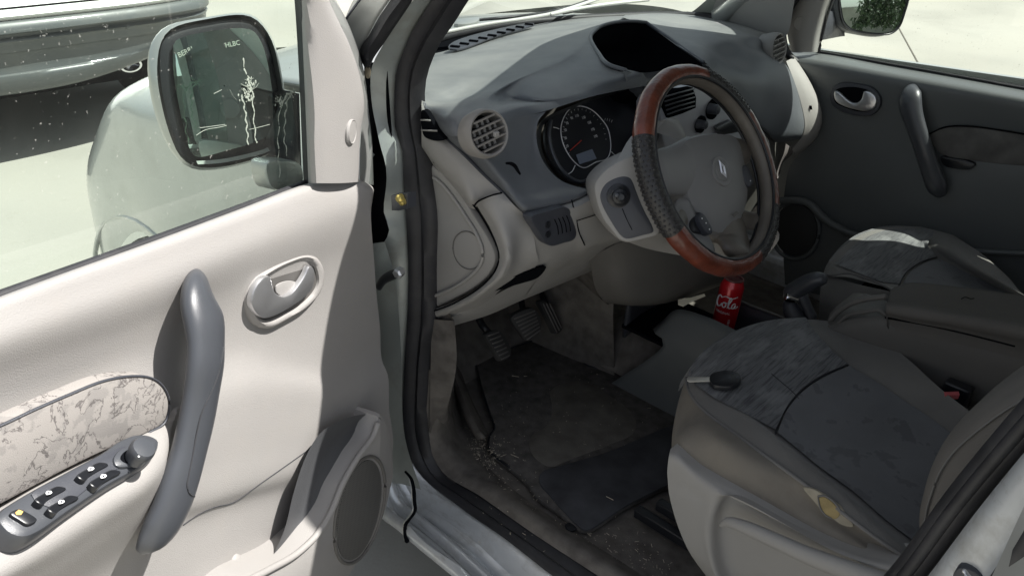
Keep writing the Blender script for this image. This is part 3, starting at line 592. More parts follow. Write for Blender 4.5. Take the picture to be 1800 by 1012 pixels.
# window switch plate
newplane('A', P(-3, 900, 'D', .070), P(270, 768, 'D', .068), P(60, 938, 'D', .098))
sp = [(0, 896), (13, 886), (61, 857), (130, 820), (185, 790), (209, 773), (239, 761), (266, 763), (281, 773), (276, 794), (257, 814), (196, 849), (130, 892), (65, 936), (43, 943), (20, 938), (4, 925), (-4, 912)]
AN = PL['A'][0]
def AP(x, y, h=0): return P(x, y, 'A', h)
k = prism('switch_plate', [AP(x, y, 0) for x, y in sp], -AN*.03, PANELG, t, n=90, bevel=.006)
ad = AP(240, 790)-AP(60, 880); ad = ad/np.linalg.norm(ad); ae = np.cross(AN, ad)
prism('switch_recess', [AP(x, y, .0012) for x, y in ((55, 868), (120, 832), (200, 789), (222, 783), (236, 792), (222, 812), (170, 846), (120, 884), (100, 892), (70, 884))], -AN*.004, CHAR, k, n=40, bevel=.001)
def rocker(x, y, rot=0):
    c = AP(x, y, .003); s = []
    for dx, dy in ((-27, 12), (-6, -3), (14, -13), (30, -9), (12, 2), (-4, 12), (-14, 20)): s.append(AP(x+dx, y+dy, .004+(.005 if dx < -5 else 0)))
    r_ = prism('window_switch', s, -AN*.010, BLACK, k, n=28, bevel=.0015, nrm=AN)
    ic = [AP(x-2+dx, y-1+dy, .0092) for dx, dy in ((-6, 1), (-3, -3), (4, -3), (6, 0), (2, 3), (-4, 4))]
    prism('switch_symbol', ic, -AN*.0008, MARK, r_, n=0, bevel=0, smooth=False)
    prism('switch_symbol', [AP(x-2+dx, y-1+dy, .0096) for dx, dy in ((-1, -2), (2, -1), (1, 2), (-2, 1))], -AN*.0005, CHAR, r_, n=0, bevel=0, smooth=False)
for x, y in ((162, 824), (184, 837), (88, 866), (110, 882)): rocker(x, y)
r_ = prism('lock_switch', [AP(x, y, .0045) for x, y in ((18, 901), (33, 893), (48, 899), (66, 912), (50, 921), (34, 913))], -AN*.008, BLACK, k, n=28, bevel=.0015)
prism('lock_symbol', [AP(x, y, .0052) for x, y in ((27, 900), (33, 895), (41, 898), (37, 904), (29, 904))], -AN*.0005, AMBER, r_, n=0, bevel=0, smooth=False)
prism('knob_bezel', [AP(x, y, .0045) for x, y in ((200, 806), (208, 792), (226, 783), (246, 780), (262, 786), (260, 800), (240, 814), (218, 820), (204, 817))], -AN*.008, PANELG, k, n=36, bevel=.002)
prism('knob_well', [AP(x, y, .0052) for x, y in ((212, 806), (216, 796), (230, 788), (246, 786), (256, 792), (252, 802), (236, 811), (222, 813))], -AN*.004, DEEP, k, n=36, bevel=0)
kb = lathe('mirror_knob', AP(236, 806, .003), AN, [(.0115, 0), (.0115, .013), (.0135, .0135), (.0140, .019), (.012, .0225), (.004, .0235)], PANELG, k, segs=28)
lathe('knob_dot', AP(236, 806, .0255)+ad*.006, AN, [(.0011, 0), (.0011, .0008)], MARK, kb, segs=10)
# grab handle
GH = [(a, b, c*1.32, d) for a, b, c, d in [(343, 508, 30, .014), (347, 520, 35, .030), (353, 540, 37, .045), (359, 568, 35, .057), (362, 602, 32, .066), (361, 640, 32, .072), (354, 690, 31, .074), (345, 740, 31, .076), (333, 790, 31, .078), (318, 840, 33, .080), (301, 890, 33, .080), (280, 930, 31, .076), (260, 955, 22, .072), (248, 966, 12, .068)]]
gh = ptube('grab_handle', GH, 'D', 0, PANELG, t, n=46, flat=.55, segs=28)
ptube('handle_mount', [(350, 518, 24, .034), (338, 514, 26, .018), (330, 514, 27, .0)], 'D', 0, PANELG, gh, n=10, flat=.9, segs=20)
seam('handle_seam', [(393, 610), (386, 650), (372, 688), (356, 722), (347, 755), (339, 800), (332, 835), (329, 855), (334, 868), (342, 872)], gh, .0011, SEAM, gh)
# release lever
st = [(427, 521), (438, 490), (468, 466), (500, 451), (528, 443), (552, 452), (564, 478), (558, 510), (532, 540), (500, 560), (466, 576), (442, 568), (429, 545)]
inn = [(441, 523), (451, 498), (480, 477), (510, 463), (536, 457), (552, 470), (556, 500), (536, 528), (500, 550), (470, 562), (448, 551)]
so1, si1 = crs(R('D', .004, *st), 60, True), crs(R('D', .009, *inn), 60, True)
best = min(range(60), key=lambda q: np.linalg.norm(so1[0]-si1[q])); si1 = si1[best:]+si1[:best]
o1 = [a*.95+b*.05+DN*.0065 for a, b in zip(so1, si1)]; o2 = [a*.5+b*.5+DN*.0085 for a, b in zip(so1, si1)]; o3 = [a*.08+b*.92+DN*.004 for a, b in zip(so1, si1)]
V, F = gridmesh([so1, o1, o2, o3, [p-DN*.004 for p in si1]], True); k = obj('handle_bezel', V, F, BEIGE, t, sharp=60)
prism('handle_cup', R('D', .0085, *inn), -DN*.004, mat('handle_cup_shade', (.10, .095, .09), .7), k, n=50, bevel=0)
prism('cup_floor', R('D', .0125, (486, 503), (497, 496), (514, 494), (523, 499), (518, 510), (508, 517), (494, 519), (486, 512)), -DN*.002, BEIGE, k, n=36, bevel=.001)
prism('release_lever', R('D', .021, (468, 486), (477, 487), (480, 498), (484, 512), (498, 521), (513, 516), (526, 501), (538, 482), (544, 469), (551, 469), (555, 484), (551, 506), (536, 524), (510, 542), (486, 555), (466, 560), (450, 550), (443, 532), (448, 510), (458, 494)), -DN*.009, SATIN, k, n=90, bevel=.004)
# seam on the lower panel
seam('panel_seam', [(322, 922), (350, 903), (380, 890), (400, 886), (415, 880), (450, 855), (500, 820), (545, 788)], dpn, .0010, SEAM, t)
# door pocket with the loudspeaker
po = [(664, 744), (656, 766), (627, 806), (601, 852), (583, 897), (561, 934), (522, 972), (470, 1002), (430, 1025), (400, 1060), (430, 1150), (560, 1120), (600, 1040), (640, 975), (672, 920), (689, 860), (691, 800), (688, 760), (680, 735), (668, 728)]
pk = prism('door_pocket', R('D', .078, *po), -DN*.06, BEIGE, t, n=110, bevel=.010)
tube('pocket_rim', R('D', .078, *po[:10]), .0055, BEIGE, pk, n=60, segs=12)
loft('pocket_liner', [R('D', .052, (668, 728), (638, 728), (600, 738), (560, 764), (535, 808), (516, 866), (500, 930), (474, 988)), R('D', .040, (668, 738), (640, 744), (606, 765), (572, 805), (554, 855), (537, 905), (515, 955), (484, 1000)), R('D', .064, (674, 748), (658, 775), (626, 815), (602, 860), (584, 905), (562, 940), (530, 978), (498, 1010))], LINER, t, nu=40, nv=5)
sc_ = [(631+47*math.cos(a)*.80+20*math.sin(a), 896+92*math.sin(a)-22*math.cos(a)*1.2) for a in np.linspace(0, 2*PI, 24, endpoint=False)]
sg_ = [(632+41*math.cos(a)*.86-17*math.sin(a), 896+88*math.sin(a)-0*math.cos(a)) for a in np.linspace(0, 2*PI, 24, endpoint=False)]
grl = prism('speaker_grille', R('D', .080, *sg_), -DN*.006, GRIL, pk, n=60, bevel=.001)
tube('grille_ring', R('D', .079, *[(632+(x-632)*1.14, 896+(y-896)*1.07) for x, y in sg_]), .0032, BEIGEP, grl, n=60, closed=True, segs=10)
tube('pocket_bottom_boss', R('D', .016, (405, 985), (440, 1000), (480, 1012)), [.014, .016, .012], BEIGE, t, n=10, upv=DN, flat=.8)
# window glass, weather strips, frame trim
loft('door_glass', [R('D', -.045, (-110, 566), (0, 525), (250, 435), (545, 326)), R('D', -.045, (-110, 300), (0, 270), (250, 210), (540, 150)), R('D', -.045, (-110, -60), (0, -60), (250, -60), (520, -60))], GLD, t, nu=20, nv=4)
tube('belt_strip', R('D', -.028, (-110, 561), (0, 521), (250, 431), (420, 368), (541, 322)), .007, RUB, t, n=40, segs=8)
loft('glass_run', [R('D', -.03, (512, -60), (519, 20), (525, 120), (530, 240), (534, 327)), R('D', -.018, (518, -60), (526, 20), (533, 120), (538, 240), (542, 324)), R('D', -.008, (524, -60), (531, 20), (537, 120), (541, 240), (545, 324))], RUB, t, nu=20, nv=3)
ft = loft('frame_trim', [R('D', -.012, (524, -60), (529, 10), (534, 120), (539, 240), (542, 322)), R('D', .012, (535, -60), (541, 10), (546, 120), (550, 240), (554, 322)), R('D', .020, (548, -60), (566, 10), (590, 110), (598, 230), (600, 322)), R('D', .012, (556, -60), (578, 8), (610, 76), (628, 130), (637, 185), (630, 240), (628, 320)), R('D', -.02, (559, -60), (582, 8), (613, 76), (631, 130), (640, 185), (633, 240), (631, 320))], BEIGE, t, nu=30, nv=5, sharp=60)
lathe('tweeter_cap', P(613, 231, 'D', .014), DN+DU*-.25, [(.021, -.01), (.021, .004), (.018, .007), (.017, .006), (.005, .0065)], BEIGE, ft, segs=32)
loft('door_frame_edge', [R('D', -.015, (556, -60), (582, 8), (613, 76), (631, 130), (640, 185), (634, 240), (632, 322)), R('D', -.03, (566, -60), (590, 0), (614, 50), (636, 115), (643, 155), (648, 210), (651, 240), (654, 325)), R('D', -.09, (566, -60), (590, 0), (614, 50), (637, 115), (644, 155), (650, 210), (653, 240), (656, 325))], SILV, t, nu=30, nv=4, sharp=60)
# bird droppings run down the glass
def blob(x, y, r_):
    c = P(x, y, 'D', -.0432); V, F = [c+DN*r_*.35], []
    for k in range(7): a = 2*PI*k/7; q = r_*random.uniform(.7, 1.3); V.append(c+DU*math.cos(a)*q+Z_*math.sin(a)*q*1.3)
    return V, [(0, k+1, (k+1) % 7+1) for k in range(7)]
def dropping(runs, blobs):
    parts = []
    for r in runs:
        C2 = crs([(x, y) for x, y in r], 60); ph = random.uniform(0, 9)
        for i, (x, y) in enumerate(C2):
            r_ = .0008+.0007*abs(math.sin(i*.37+ph))*random.uniform(.4, 1.2)
            if random.random() < .93: parts.append(blob(x+1.3*math.sin(i*.5+ph), y, r_))
    for x, y, s in blobs:
        for _ in range(26):
            a, l = random.uniform(0, 2*PI), s*random.uniform(.1, 1)**1.4; parts.append(blob(x+l*math.cos(a), y+l*math.sin(a), random.uniform(.0005, .0017)))
        for _ in range(4):
            a = random.uniform(-2.8, -.3); parts.append(tubeVF(R('D', -.0435, (x, y), (x+s*.6*math.cos(a)+3, y+s*.6*math.sin(a)), (x+s*1.3*math.cos(a), y+s*1.3*math.sin(a))), [.0005, .0002], 5, DN, .5))
    V, F = merge(parts); return obj('dropping_streak', V, F, DROP, DD)
dropping([[(427, 105), (433, 130), (440, 150), (444, 170), (446, 200), (449, 240), (452, 250)], [(425, 168), (430, 190), (434, 225), (436, 254)]], [(440, 160, 16), (432, 172, 14), (441, 145, 9)])
dropping([[(516, 158), (503, 172), (493, 190), (490, 220), (489, 260), (491, 300), (492, 325)], [(510, 165), (504, 185), (501, 215), (500, 245), (505, 273)]], [(512, 165, 14), (494, 180, 12)])
V, F = merge([tubeVF(crs(R('D', -.0435, *q), 16), .0003, 4, DN) for q in (((345, 238), (360, 229), (385, 224), (398, 221)), ((438, 228), (455, 224), (474, 219)), ((352, 225), (375, 222), (396, 219)), ((376, 165), (390, 158)), ((404, 158), (412, 172), (416, 176)))])
obj('glass_scratch', V, F, DROP, DD)

# --- wing mirror on the door
mc = P(390, 165, 'D', -.20); tgt = np.array([-.35, -.85, 1.25])   # the glass is turned so that it shows the seats
MN = (CP-mc)/np.linalg.norm(CP-mc)+(tgt-mc)/np.linalg.norm(tgt-mc); MN /= np.linalg.norm(MN)
planeN('M', mc, MN); MF = -MN
mh = prism('wing_mirror', R('M', -.006, (283, 75), (300, 54), (330, 42), (358, 37), (390, 32), (420, 30), (442, 32), (459, 43), (473, 66), (483, 95), (490, 130), (496, 165), (500, 200), (497, 235), (485, 258), (460, 272), (417, 287), (380, 293), (345, 291), (322, 276), (304, 240), (287, 183), (279, 124)), -MN*.03, BLACK, t, n=90, bevel=.012)
hs = [R('M', 0, (283, 75), (300, 52), (358, 35), (442, 30), (475, 66), (492, 130), (500, 200), (490, 256), (417, 288), (345, 293), (318, 276), (300, 240), (284, 183), (276, 124)),
      R('M', -.012, (268, 75), (292, 47), (358, 31), (444, 27), (478, 66), (495, 130), (503, 200), (494, 258), (417, 292), (340, 298), (306, 272), (282, 225), (266, 165), (261, 110))]
c_ = sum(hs[1])/len(hs[1])
cs_ = P(430, 165, 'M', 0)
hs.append([cs_+(p-cs_)*.93+MF*.025 for p in hs[1]]); hs.append([cs_+(p-cs_)*.78+MF*.06 for p in hs[1]]); hs.append([cs_+(p-cs_)*.5+MF*.085 for p in hs[1]]); hs.append([cs_+(p-cs_)*.02+MF*.09 for p in hs[1]])
loft('mirror_housing', hs, SILV, mh, nu=60, nv=4, closed_u=True)
mg = [(303, 90), (305, 76), (314, 68), (358, 57), (400, 51), (425, 50), (446, 56), (460, 78), (470, 115), (478, 165), (482, 205), (478, 232), (455, 247), (400, 264), (345, 276), (336, 268), (324, 232), (312, 180), (304, 130)]
def convex(name, outline, n_, sag, m_, par):   # a slightly domed mirror: wide view, as real wing mirrors have
    c = sum(outline)/len(outline); R_2 = max(np.linalg.norm(p-c) for p in outline)**2
    rings = []
    for f in (1., .85, .7, .55, .4, .25, .12, .01):
        rings.append([c+(p-c)*f+n_*sag*(1-np.linalg.norm((p-c)*f)**2/R_2) for p in outline])
    return loft(name, rings, m_, par, nu=70, nv=2, closed_u=True, sharp=0)
mgl = convex('mirror_glass', R('M', .0005, *mg), MN, .0045, MIRR, mh)
xm = P(440, 150, 'M', 0)-P(340, 160, 'M', 0); ym = np.cross(MN, xm); ym = ym if ym[2] > 0 else -ym
def onM(x, y, dx, dy, s, h_=.004): # lettering scratched in the glass
    o = P(x, y, 'M', h_); a = P(x+dx, y+dy, 'M', h_)-o; a /= np.linalg.norm(a); b = np.cross(MN, a); b = b if b[2] > 0 else -b
    text('scratched_letters', s, .0105, o, a, b, DROP, mh, th=.0001)
onM(326, 92, 10, -5, 'BERRI', .0032); onM(409, 78, 10, -2, 'HLBC', .0046)
loft('mirror_lip', [R('M', .002, (345, 283), (380, 281), (420, 274), (465, 262), (490, 250)), R('M', .004, (348, 289), (385, 287), (425, 280), (468, 268), (492, 256))], SILV, mh, nu=20, nv=2)
mb = [P(488, 170, 'M', -.03), P(512, 160, 'D', -.10), P(528, 165, 'D', -.09), P(532, 310, 'D', -.09), P(510, 300, 'D', -.12), P(470, 285, 'M', -.03), P(450, 275, 'M', -.03)]
prism('mirror_arm', mb, MF*.03, BLACK, mh, n=0, bevel=.004)
prism('mirror_foot', R('D', -.08, (470, 288), (500, 282), (531, 290), (534, 322), (500, 335), (478, 330)), -DN*.03, SILV, mh, n=30, bevel=.006)
# ================================================================== passenger door
PD = thing('passenger_door', 'closed passenger door on the far side with pull handle and lever', 'car door', (.76, .4, .35)); t = PD
XN = np.array([1., 0, 0])
loft('door_panel', [R('X', .775, (1380, 90), (1438, 91), (1560, 112), (1700, 137), (1800, 155), (1930, 178)),
     R('X', .772, (1384, 92), (1438, 93.5), (1560, 115), (1700, 140), (1800, 158), (1930, 181)),
     R('X', .722, (1392, 99), (1438, 104), (1560, 126), (1700, 151), (1800, 170), (1930, 193)),
     R('X', .702, (1398, 107), (1436, 112), (1560, 134), (1700, 160), (1800, 178), (1930, 201)),
     R('X', .706, (1410, 160), (1450, 165), (1560, 180), (1700, 195), (1800, 212), (1930, 240)),
     R('X', .712, (1430, 240), (1460, 238), (1560, 220), (1700, 215), (1800, 232), (1930, 262)),
     R('X', .71, (1390, 290), (1450, 280), (1560, 262), (1700, 255), (1800, 262), (1930, 290)),
     R('X', .70, (1380, 330), (1450, 335), (1560, 320), (1700, 305), (1800, 308), (1930, 330)),
     R('X', .70, (1375, 400), (1450, 410), (1560, 410), (1700, 420), (1800, 425), (1930, 440)),
     R('X', .70, (1380, 500), (1450, 520), (1560, 520), (1700, 520), (1800, 520), (1930, 530))], DDOOR, t, nu=40, nv=5, sharp=60)
prism('door_skin', [(.83, y, z) for y, z in ((.50, .34), (.50, 1.08), (-.60, 1.14), (-.62, .34))], (.02, 0, 0), SILV, t, n=0, bevel=0, nrm=(-1, 0, 0))
loft('door_glass', [[(.775, .50, 1.09), (.775, 0, 1.105), (.775, -.62, 1.135)], [(.72, .35, 1.40), (.72, 0, 1.40), (.72, -.62, 1.40)], [(.665, .15, 1.66), (.665, 0, 1.67), (.665, -.62, 1.68)]], GLP, t, nu=10, nv=4)
loft('frame_trim', [R('X', .745, (1392, 92), (1384, 60), (1389, 25), (1400, -10), (1415, -60)), R('X', .725, (1400, 92), (1398, 60), (1406, 25), (1420, -10), (1440, -60)), R('X', .728, (1428, 92), (1432, 60), (1440, 25), (1450, -10), (1464, -60)), R('X', .76, (1438, 92), (1444, 60), (1453, 25), (1465, -10), (1480, -60))], BEIGED, t, nu=20, nv=5)
lathe('tweeter_cap', P(1408, 42, 'X', .726), (-1, -.2, 0), [(.020, -.006), (.020, .002), (.018, .004), (.016, .003), (.004, .003)], BEIGED, t, segs=28)
tube('glass_run', R('X', .762, (1439, 92), (1446, 60), (1455, 25), (1467, -10), (1482, -60)), .0045, RUB, t, n=14, segs=8)
tube('window_frame', [(.745, .48, 1.12), (.70, .30, 1.42), (.655, .05, 1.69), (.655, -.3, 1.70), (.655, -.62, 1.70)], .022, RUB, t, n=30, segs=8)
box('rear_frame_blocker', (.70, -.52, 1.40), (.05, .22, .62), RUB, t); loft('upper_frame_blocker', [[(.705, .42, 1.38), (.705, -.62, 1.38)], [(.655, .12, 1.70), (.655, -.62, 1.70)]], RUB, t, nu=8, nv=3, thick=.012)  # unseen: rear frame widened, upper piece added, both to keep sun off seat and pad
tube('belt_strip', R('X', .772, (1438, 91), (1560, 112), (1700, 137), (1800, 155), (1930, 178)), .003, RUB, t, n=20, segs=6)
k = prism('handle_bezel', R('X', .692, (1458, 169), (1462, 155), (1478, 146), (1507, 148), (1533, 155), (1547, 172), (1545, 190), (1532, 203), (1512, 205), (1490, 201), (1470, 192), (1460, 182)), (.02, 0, 0), CHAR, t, n=50, bevel=.005)
prism('handle_cup', R('X', .691, (1465, 170), (1470, 158), (1482, 154), (1507, 154), (1530, 161), (1541, 175), (1538, 189), (1526, 196), (1508, 196), (1484, 189), (1469, 181)), (.002, 0, 0), DEEP, k, n=40, bevel=0)
prism('release_lever', R('X', .684, (1467, 160), (1474, 162), (1484, 171), (1496, 180), (1506, 181), (1513, 176), (1516, 167), (1518, 161), (1528, 162), (1538, 170), (1540, 181), (1534, 192), (1521, 196), (1502, 193), (1482, 187), (1469, 179), (1465, 170)), (.010, 0, 0), SATIN, k, n=50, bevel=.004)
gh = ptube('grab_handle', [(1612, 155, 7, .71), (1604, 160, 15, .69), (1600, 172, 19, .672), (1601, 190, 19, .665), (1607, 212, 17, .66), (1617, 242, 16, .655), (1627, 272, 16, .655), (1638, 304, 17, .66), (1648, 330, 17, .665), (1655, 342, 10, .67)], 'X', 0, PANELG, t, n=36, flat=.7, segs=20)
dins = [(1633, 236), (1660, 224), (1700, 222), (1800, 236), (1930, 262), (1930, 300), (1800, 292), (1720, 284), (1655, 272), (1640, 255)]
pi_ = prism('fabric_insert', R('X', .697, *dins), (.02, 0, 0), INSD, t, n=50, bevel=.004)
tube('insert_seam', R('X', .696, *dins[:5]), .0022, DEEP, t, n=30, segs=6)
prism('switch_pod', R('X', .69, (1652, 276), (1672, 278), (1700, 283), (1714, 290), (1706, 298), (1684, 298), (1660, 292), (1654, 284)), (.02, 0, 0), BLACK, t, n=30, bevel=.003)
sp_ = [(1398+38*math.cos(a), 404+46*math.sin(a)) for a in np.linspace(0, 2*PI, 20, endpoint=False)]
k = prism('speaker_grille', R('X', .695, *sp_), (.01, 0, 0), GRILD, t, n=40, bevel=.002); tube('grille_ring', R('X', .693, *[(1398+(x-1398)*1.12, 404+(y-404)*1.12) for x, y in sp_]), .006, DDOOR, k, n=40, closed=True, segs=8)
ptube('pocket_rim', [(1370, 352, 6), (1420, 356, 7), (1450, 385, 7), (1490, 408, 6), (1600, 432, 6), (1720, 442, 5), (1900, 448, 5)], 'X', .68, DDOOR, t, n=40)
# far wing mirror
planeN('N', P(1530, 30, 'X', .95), (-.50, -.86, .10)); NN = PL['N'][0]
mh = prism('wing_mirror', R('N', 0, (1466, -20), (1466, 20), (1474, 45), (1490, 56), (1533, 66), (1562, 63), (1580, 52), (1594, 26), (1602, 0), (1606, -30), (1540, -60), (1480, -50)), -NN*.09, CHAR, t, n=70, bevel=.012)
prism('mirror_glass', R('N', .001, (1478, -10), (1479, 16), (1484, 38), (1496, 50), (1515, 55), (1542, 58), (1565, 56), (1578, 45), (1588, 18), (1594, -8), (1596, -30), (1540, -50), (1490, -40)), -NN*.004, MIRR, mh, n=60, bevel=0, nrm=NN)
for o_ in [o_ for o_ in mh.children if o_.name.startswith('mirror_glass')]: bpy.data.objects.remove(o_)
convex('mirror_glass', R('N', .001, (1478, -10), (1479, 16), (1484, 38), (1496, 50), (1515, 55), (1542, 58), (1565, 56), (1578, 45), (1588, 18), (1594, -8), (1596, -30), (1540, -50), (1490, -40)), NN, .006, MIRR, mh)
tube('glass_rim', R('N', .001, (1475, -12), (1476, 18), (1482, 41), (1495, 53), (1515, 58), (1542, 61), (1567, 59), (1581, 47), (1591, 20), (1598, -8), (1600, -30)), .003, BLACK, mh, n=50, segs=8)
prism('mirror_foot', [P(1444, 72, 'X', .80), P(1452, 45, 'X', .80), P(1458, 20, 'X', .82), P(1484, 20, 'N', -.03), P(1486, 64, 'N', -.03), P(1474, 66, 'N', -.03)], (.01, .03, 0), CHAR, mh, n=0, bevel=.004)

# ================================================================== dashboard
DB = thing('dashboard', 'charcoal dashboard over beige lower trim with round vents and dials', 'dashboard', (0, .45, .8)); t = DB
# upper pad: rows run from the windscreen to the near lip, points left to right
hz = lambda z, *p: R('Z', z, *p)
top = [hz(1.135, (742, 96), (800, 84), (880, 58), (980, 36), (1080, 26), (1160, 24), (1250, 30), (1330, 54)),
       hz(1.150, (740, 110), (798, 92), (880, 66), (985, 42), (1080, 30), (1160, 27), (1252, 33), (1342, 56)),
       [P(738, 135, 'Z', 1.16), P(795, 112, 'Z', 1.162), P(875, 86, 'Z', 1.17), P(970, 66, 'Z', 1.18), P(1044, 50, 'Z', 1.205), P(1110, 32, 'Z', 1.22), P(1200, 56, 'Z', 1.19), P(1345, 66, 'Z', 1.15)],
       [P(738, 160, 'Z', 1.165), P(790, 142, 'Z', 1.165), P(870, 118, 'Z', 1.175), P(960, 96, 'Z', 1.19), P(1036, 66, 'Z', 1.215), P(1090, 36, 'Z', 1.225), P(1215, 80, 'Z', 1.19), P(1350, 78, 'Z', 1.15)],
       [P(742, 176, 'Z', 1.165), P(790, 166, 'Z', 1.16), P(868, 146, 'Z', 1.165), P(950, 126, 'Z', 1.19), P(1030, 86, 'Z', 1.215), P(1055, 60, 'Z', 1.223), P(1236, 108, 'Z', 1.18), P(1360, 92, 'Z', 1.14)]]
# the near-left part, running down over the hood of the dials
PADR = [R('Z', 1.138, (738, 100), (790, 88), (860, 64), (930, 46), (1000, 34), (1060, 28), (1110, 26)),
        R('Z', 1.158, (736, 120), (790, 98), (865, 74), (935, 54), (1005, 40), (1065, 33), (1116, 30)),
        [P(737, 142, 'Z', 1.168), P(790, 122, 'Z', 1.168), P(870, 98, 'Z', 1.178), P(945, 76, 'Z', 1.19), P(1015, 56, 'Z', 1.20), P(1052, 45, 'Z', 1.208), P(1090, 35, 'Z', 1.213)],
        [P(741, 166, 'Z', 1.17), P(796, 148, 'Z', 1.172), P(872, 124, 'Z', 1.18), P(945, 100, 'Z', 1.195), P(1000, 80, 'Z', 1.208), P(1030, 66, 'Z', 1.213), P(1046, 54, 'Z', 1.215)],
        [P(743, 180, 'X', -.70), P(806, 170, 'Z', 1.165), P(875, 148, 'Z', 1.182), P(935, 126, 'Z', 1.200), P(990, 104, 'Z', 1.212), P(1020, 86, 'Z', 1.216), P(1038, 70, 'Z', 1.216)],
        [P(750, 196, 'X', -.70), P(806, 184, 'Y', .34), P(858, 164, 'Y', .36), P(908, 144, 'Z', 1.192), P(962, 128, 'Z', 1.202), P(1020, 108, 'Z', 1.210), P(1052, 95, 'Z', 1.215)],
        [P(757, 210, 'X', -.70), P(800, 201, 'Y', .30), P(852, 180, 'Y', .32), P(898, 160, 'Z', 1.182), P(950, 158, 'Z', 1.194), P(1012, 142, 'Z', 1.202), P(1078, 117, 'Z', 1.211)],
        [P(762, 219, 'X', -.70), P(800, 211, 'Y', .28), P(850, 192, 'Y', .292), P(900, 175, 'Z', 1.172), P(955, 177, 'Z', 1.187), P(1025, 159, 'Z', 1.193), P(1095, 143, 'Z', 1.198), P(1136, 132, 'Z', 1.20)],
        [P(770, 228, 'X', -.70), P(802, 224, 'Y', .265), P(855, 208, 'Y', .27), P(908, 190, 'Y', .275), P(958, 186, 'Y', .268), P(1035, 164, 'Y', .262), P(1100, 149, 'Y', .255), P(1136, 142, 'Y', .252)],
        [P(781, 240, 'X', -.70), P(810, 238, 'Y', .252), P(880, 222, 'Y', .262), P(925, 204, 'Y', .266), P(960, 195, 'Y', .262), P(1040, 170, 'Y', .256), P(1134, 151, 'Y', .246)]]
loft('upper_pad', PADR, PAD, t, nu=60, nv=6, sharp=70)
# face of the dials surround, from the vent down to the lower lip
FACE = [[P(781, 239, 'X', -.70), P(810, 237, 'Y', .252), P(880, 221, 'Y', .262), P(925, 203, 'Y', .266), P(948, 199, 'Y', .264), P(960, 196, 'Y', .262)],
        [P(798, 257, 'X', -.695), P(835, 262, 'Y', .247), P(885, 255, 'Y', .250), P(925, 238, 'Y', .252), P(939, 226, 'Y', .252), P(946, 214, 'Y', .254)],
        [P(820, 277, 'X', -.69), P(855, 283, 'Y', .235), P(895, 280, 'Y', .237), P(925, 265, 'Y', .240), P(938, 254, 'Y', .242), P(943, 244, 'Y', .242)],
        [P(852, 309, 'X', -.685), P(880, 313, 'Y', .215), P(910, 308, 'Y', .217), P(940, 300, 'Y', .219), P(950, 288, 'Y', .221), P(954, 282, 'Y', .222)],
        [P(882, 337, 'X', -.68), P(902, 342, 'Y', .192), P(935, 338, 'Y', .192), P(962, 330, 'Y', .193), P(978, 322, 'Y', .195), P(984, 316, 'Y', .197)],
        [P(900, 357, 'X', -.675), P(915, 360, 'Y', .174), P(945, 356, 'Y', .172), P(980, 348, 'Y', .17), P(1010, 340, 'Y', .168), P(1030, 332, 'Y', .17)],
        [P(910, 367, 'X', -.67), P(922, 370, 'Y', .17), P(950, 366, 'Y', .166), P(985, 358, 'Y', .163), P(1015, 348, 'Y', .16), P(1042, 334, 'Y', .16)],
        [P(912, 372, 'X', -.66), P(924, 375, 'Y', .20), P(950, 371, 'Y', .20), P(985, 363, 'Y', .20), P(1015, 353, 'Y', .20), P(1044, 338, 'Y', .20)]]
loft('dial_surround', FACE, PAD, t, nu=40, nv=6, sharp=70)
tube('surround_edge', R('X', -.70, (744, 184), (752, 208), (766, 226), (782, 241), (800, 259), (819, 277), (851, 309, 'X', -.69), (881, 337, 'X', -.685), (898, 356, 'X', -.68)), .005, CHAR, t, n=40, segs=8)
# lower lip of the bowl and bowl itself round the cluster
CL = [(962, 205), (948, 218), (943, 240), (945, 264), (958, 295), (978, 320), (998, 332), (1020, 334), (1045, 322), (1090, 300), (1150, 262), (1160, 200), (1134, 152), (1092, 158), (1043, 171), (1005, 186)]
cy = [.262, .254, .246, .236, .220, .200, .185, .178, .172, .175, .19, .22, .245, .250, .256, .260]
CLo = [P(x, y, 'Y', v_) for (x, y), v_ in zip(CL, cy)]
newplane('K', np.array([-.55, .305, 1.14]), np.array([-.2, .305, 1.14]), np.array([-.4, .222, 1.02])); KN = PL['K'][0]
far_ = [P(1055+(x-1055)*.93, 246+(y-246)*.93, 'K', -.003) for x, y in CL]; mid_ = [a*.45+b*.55 for a, b in zip(CLo, far_)]
k = loft('instrument_cluster', [CLo, mid_, far_], BLACK, t, nu=80, nv=5, closed_u=True)
prism('dial_panel', R('K', 0, (965, 205), (958, 230), (962, 270), (985, 305), (1010, 322), (1040, 316), (1090, 290), (1140, 262), (1150, 200), (1130, 162), (1040, 176), (990, 192)), -KN*.005, DIAL, k, n=50, bevel=0)
RING = [(1025, 295), (1009, 284), (996, 266), (988, 246), (986, 225), (992, 205), (1004, 190), (1022, 187), (1041, 194), (1056, 208), (1068, 225), (1073, 246), (1073, 265), (1067, 279), (1048, 285)]
tube('dial_ring', R('K', .002, *RING), .0011, MARK, k, n=90, closed=True, segs=6)
tube('trim_arc', R('K', .002, (999, 306), (1006, 301), (1011, 291)), .0010, MARK, k, n=10, segs=6); tube('trim_arc', R('K', .002, (1075, 267), (1080, 272), (1090, 273)), .0008, MARK, k, n=10, segs=6); tube('trim_arc', R('K', .002, (973, 224), (978, 225), (983, 227)), .0008, MARK, k, n=6, segs=6)
tube('inner_bowl_edge', R('K', .012, (968, 212), (965, 232), (968, 258), (980, 288), (996, 308), (1018, 320), (1040, 314)), .004, PANELG, k, n=30, segs=8)
prism('trip_display', R('K', .002, (1013, 272), (1041, 262), (1049, 279), (1019, 289)), -KN*.001, LCD, k, n=0, bevel=0, smooth=False)
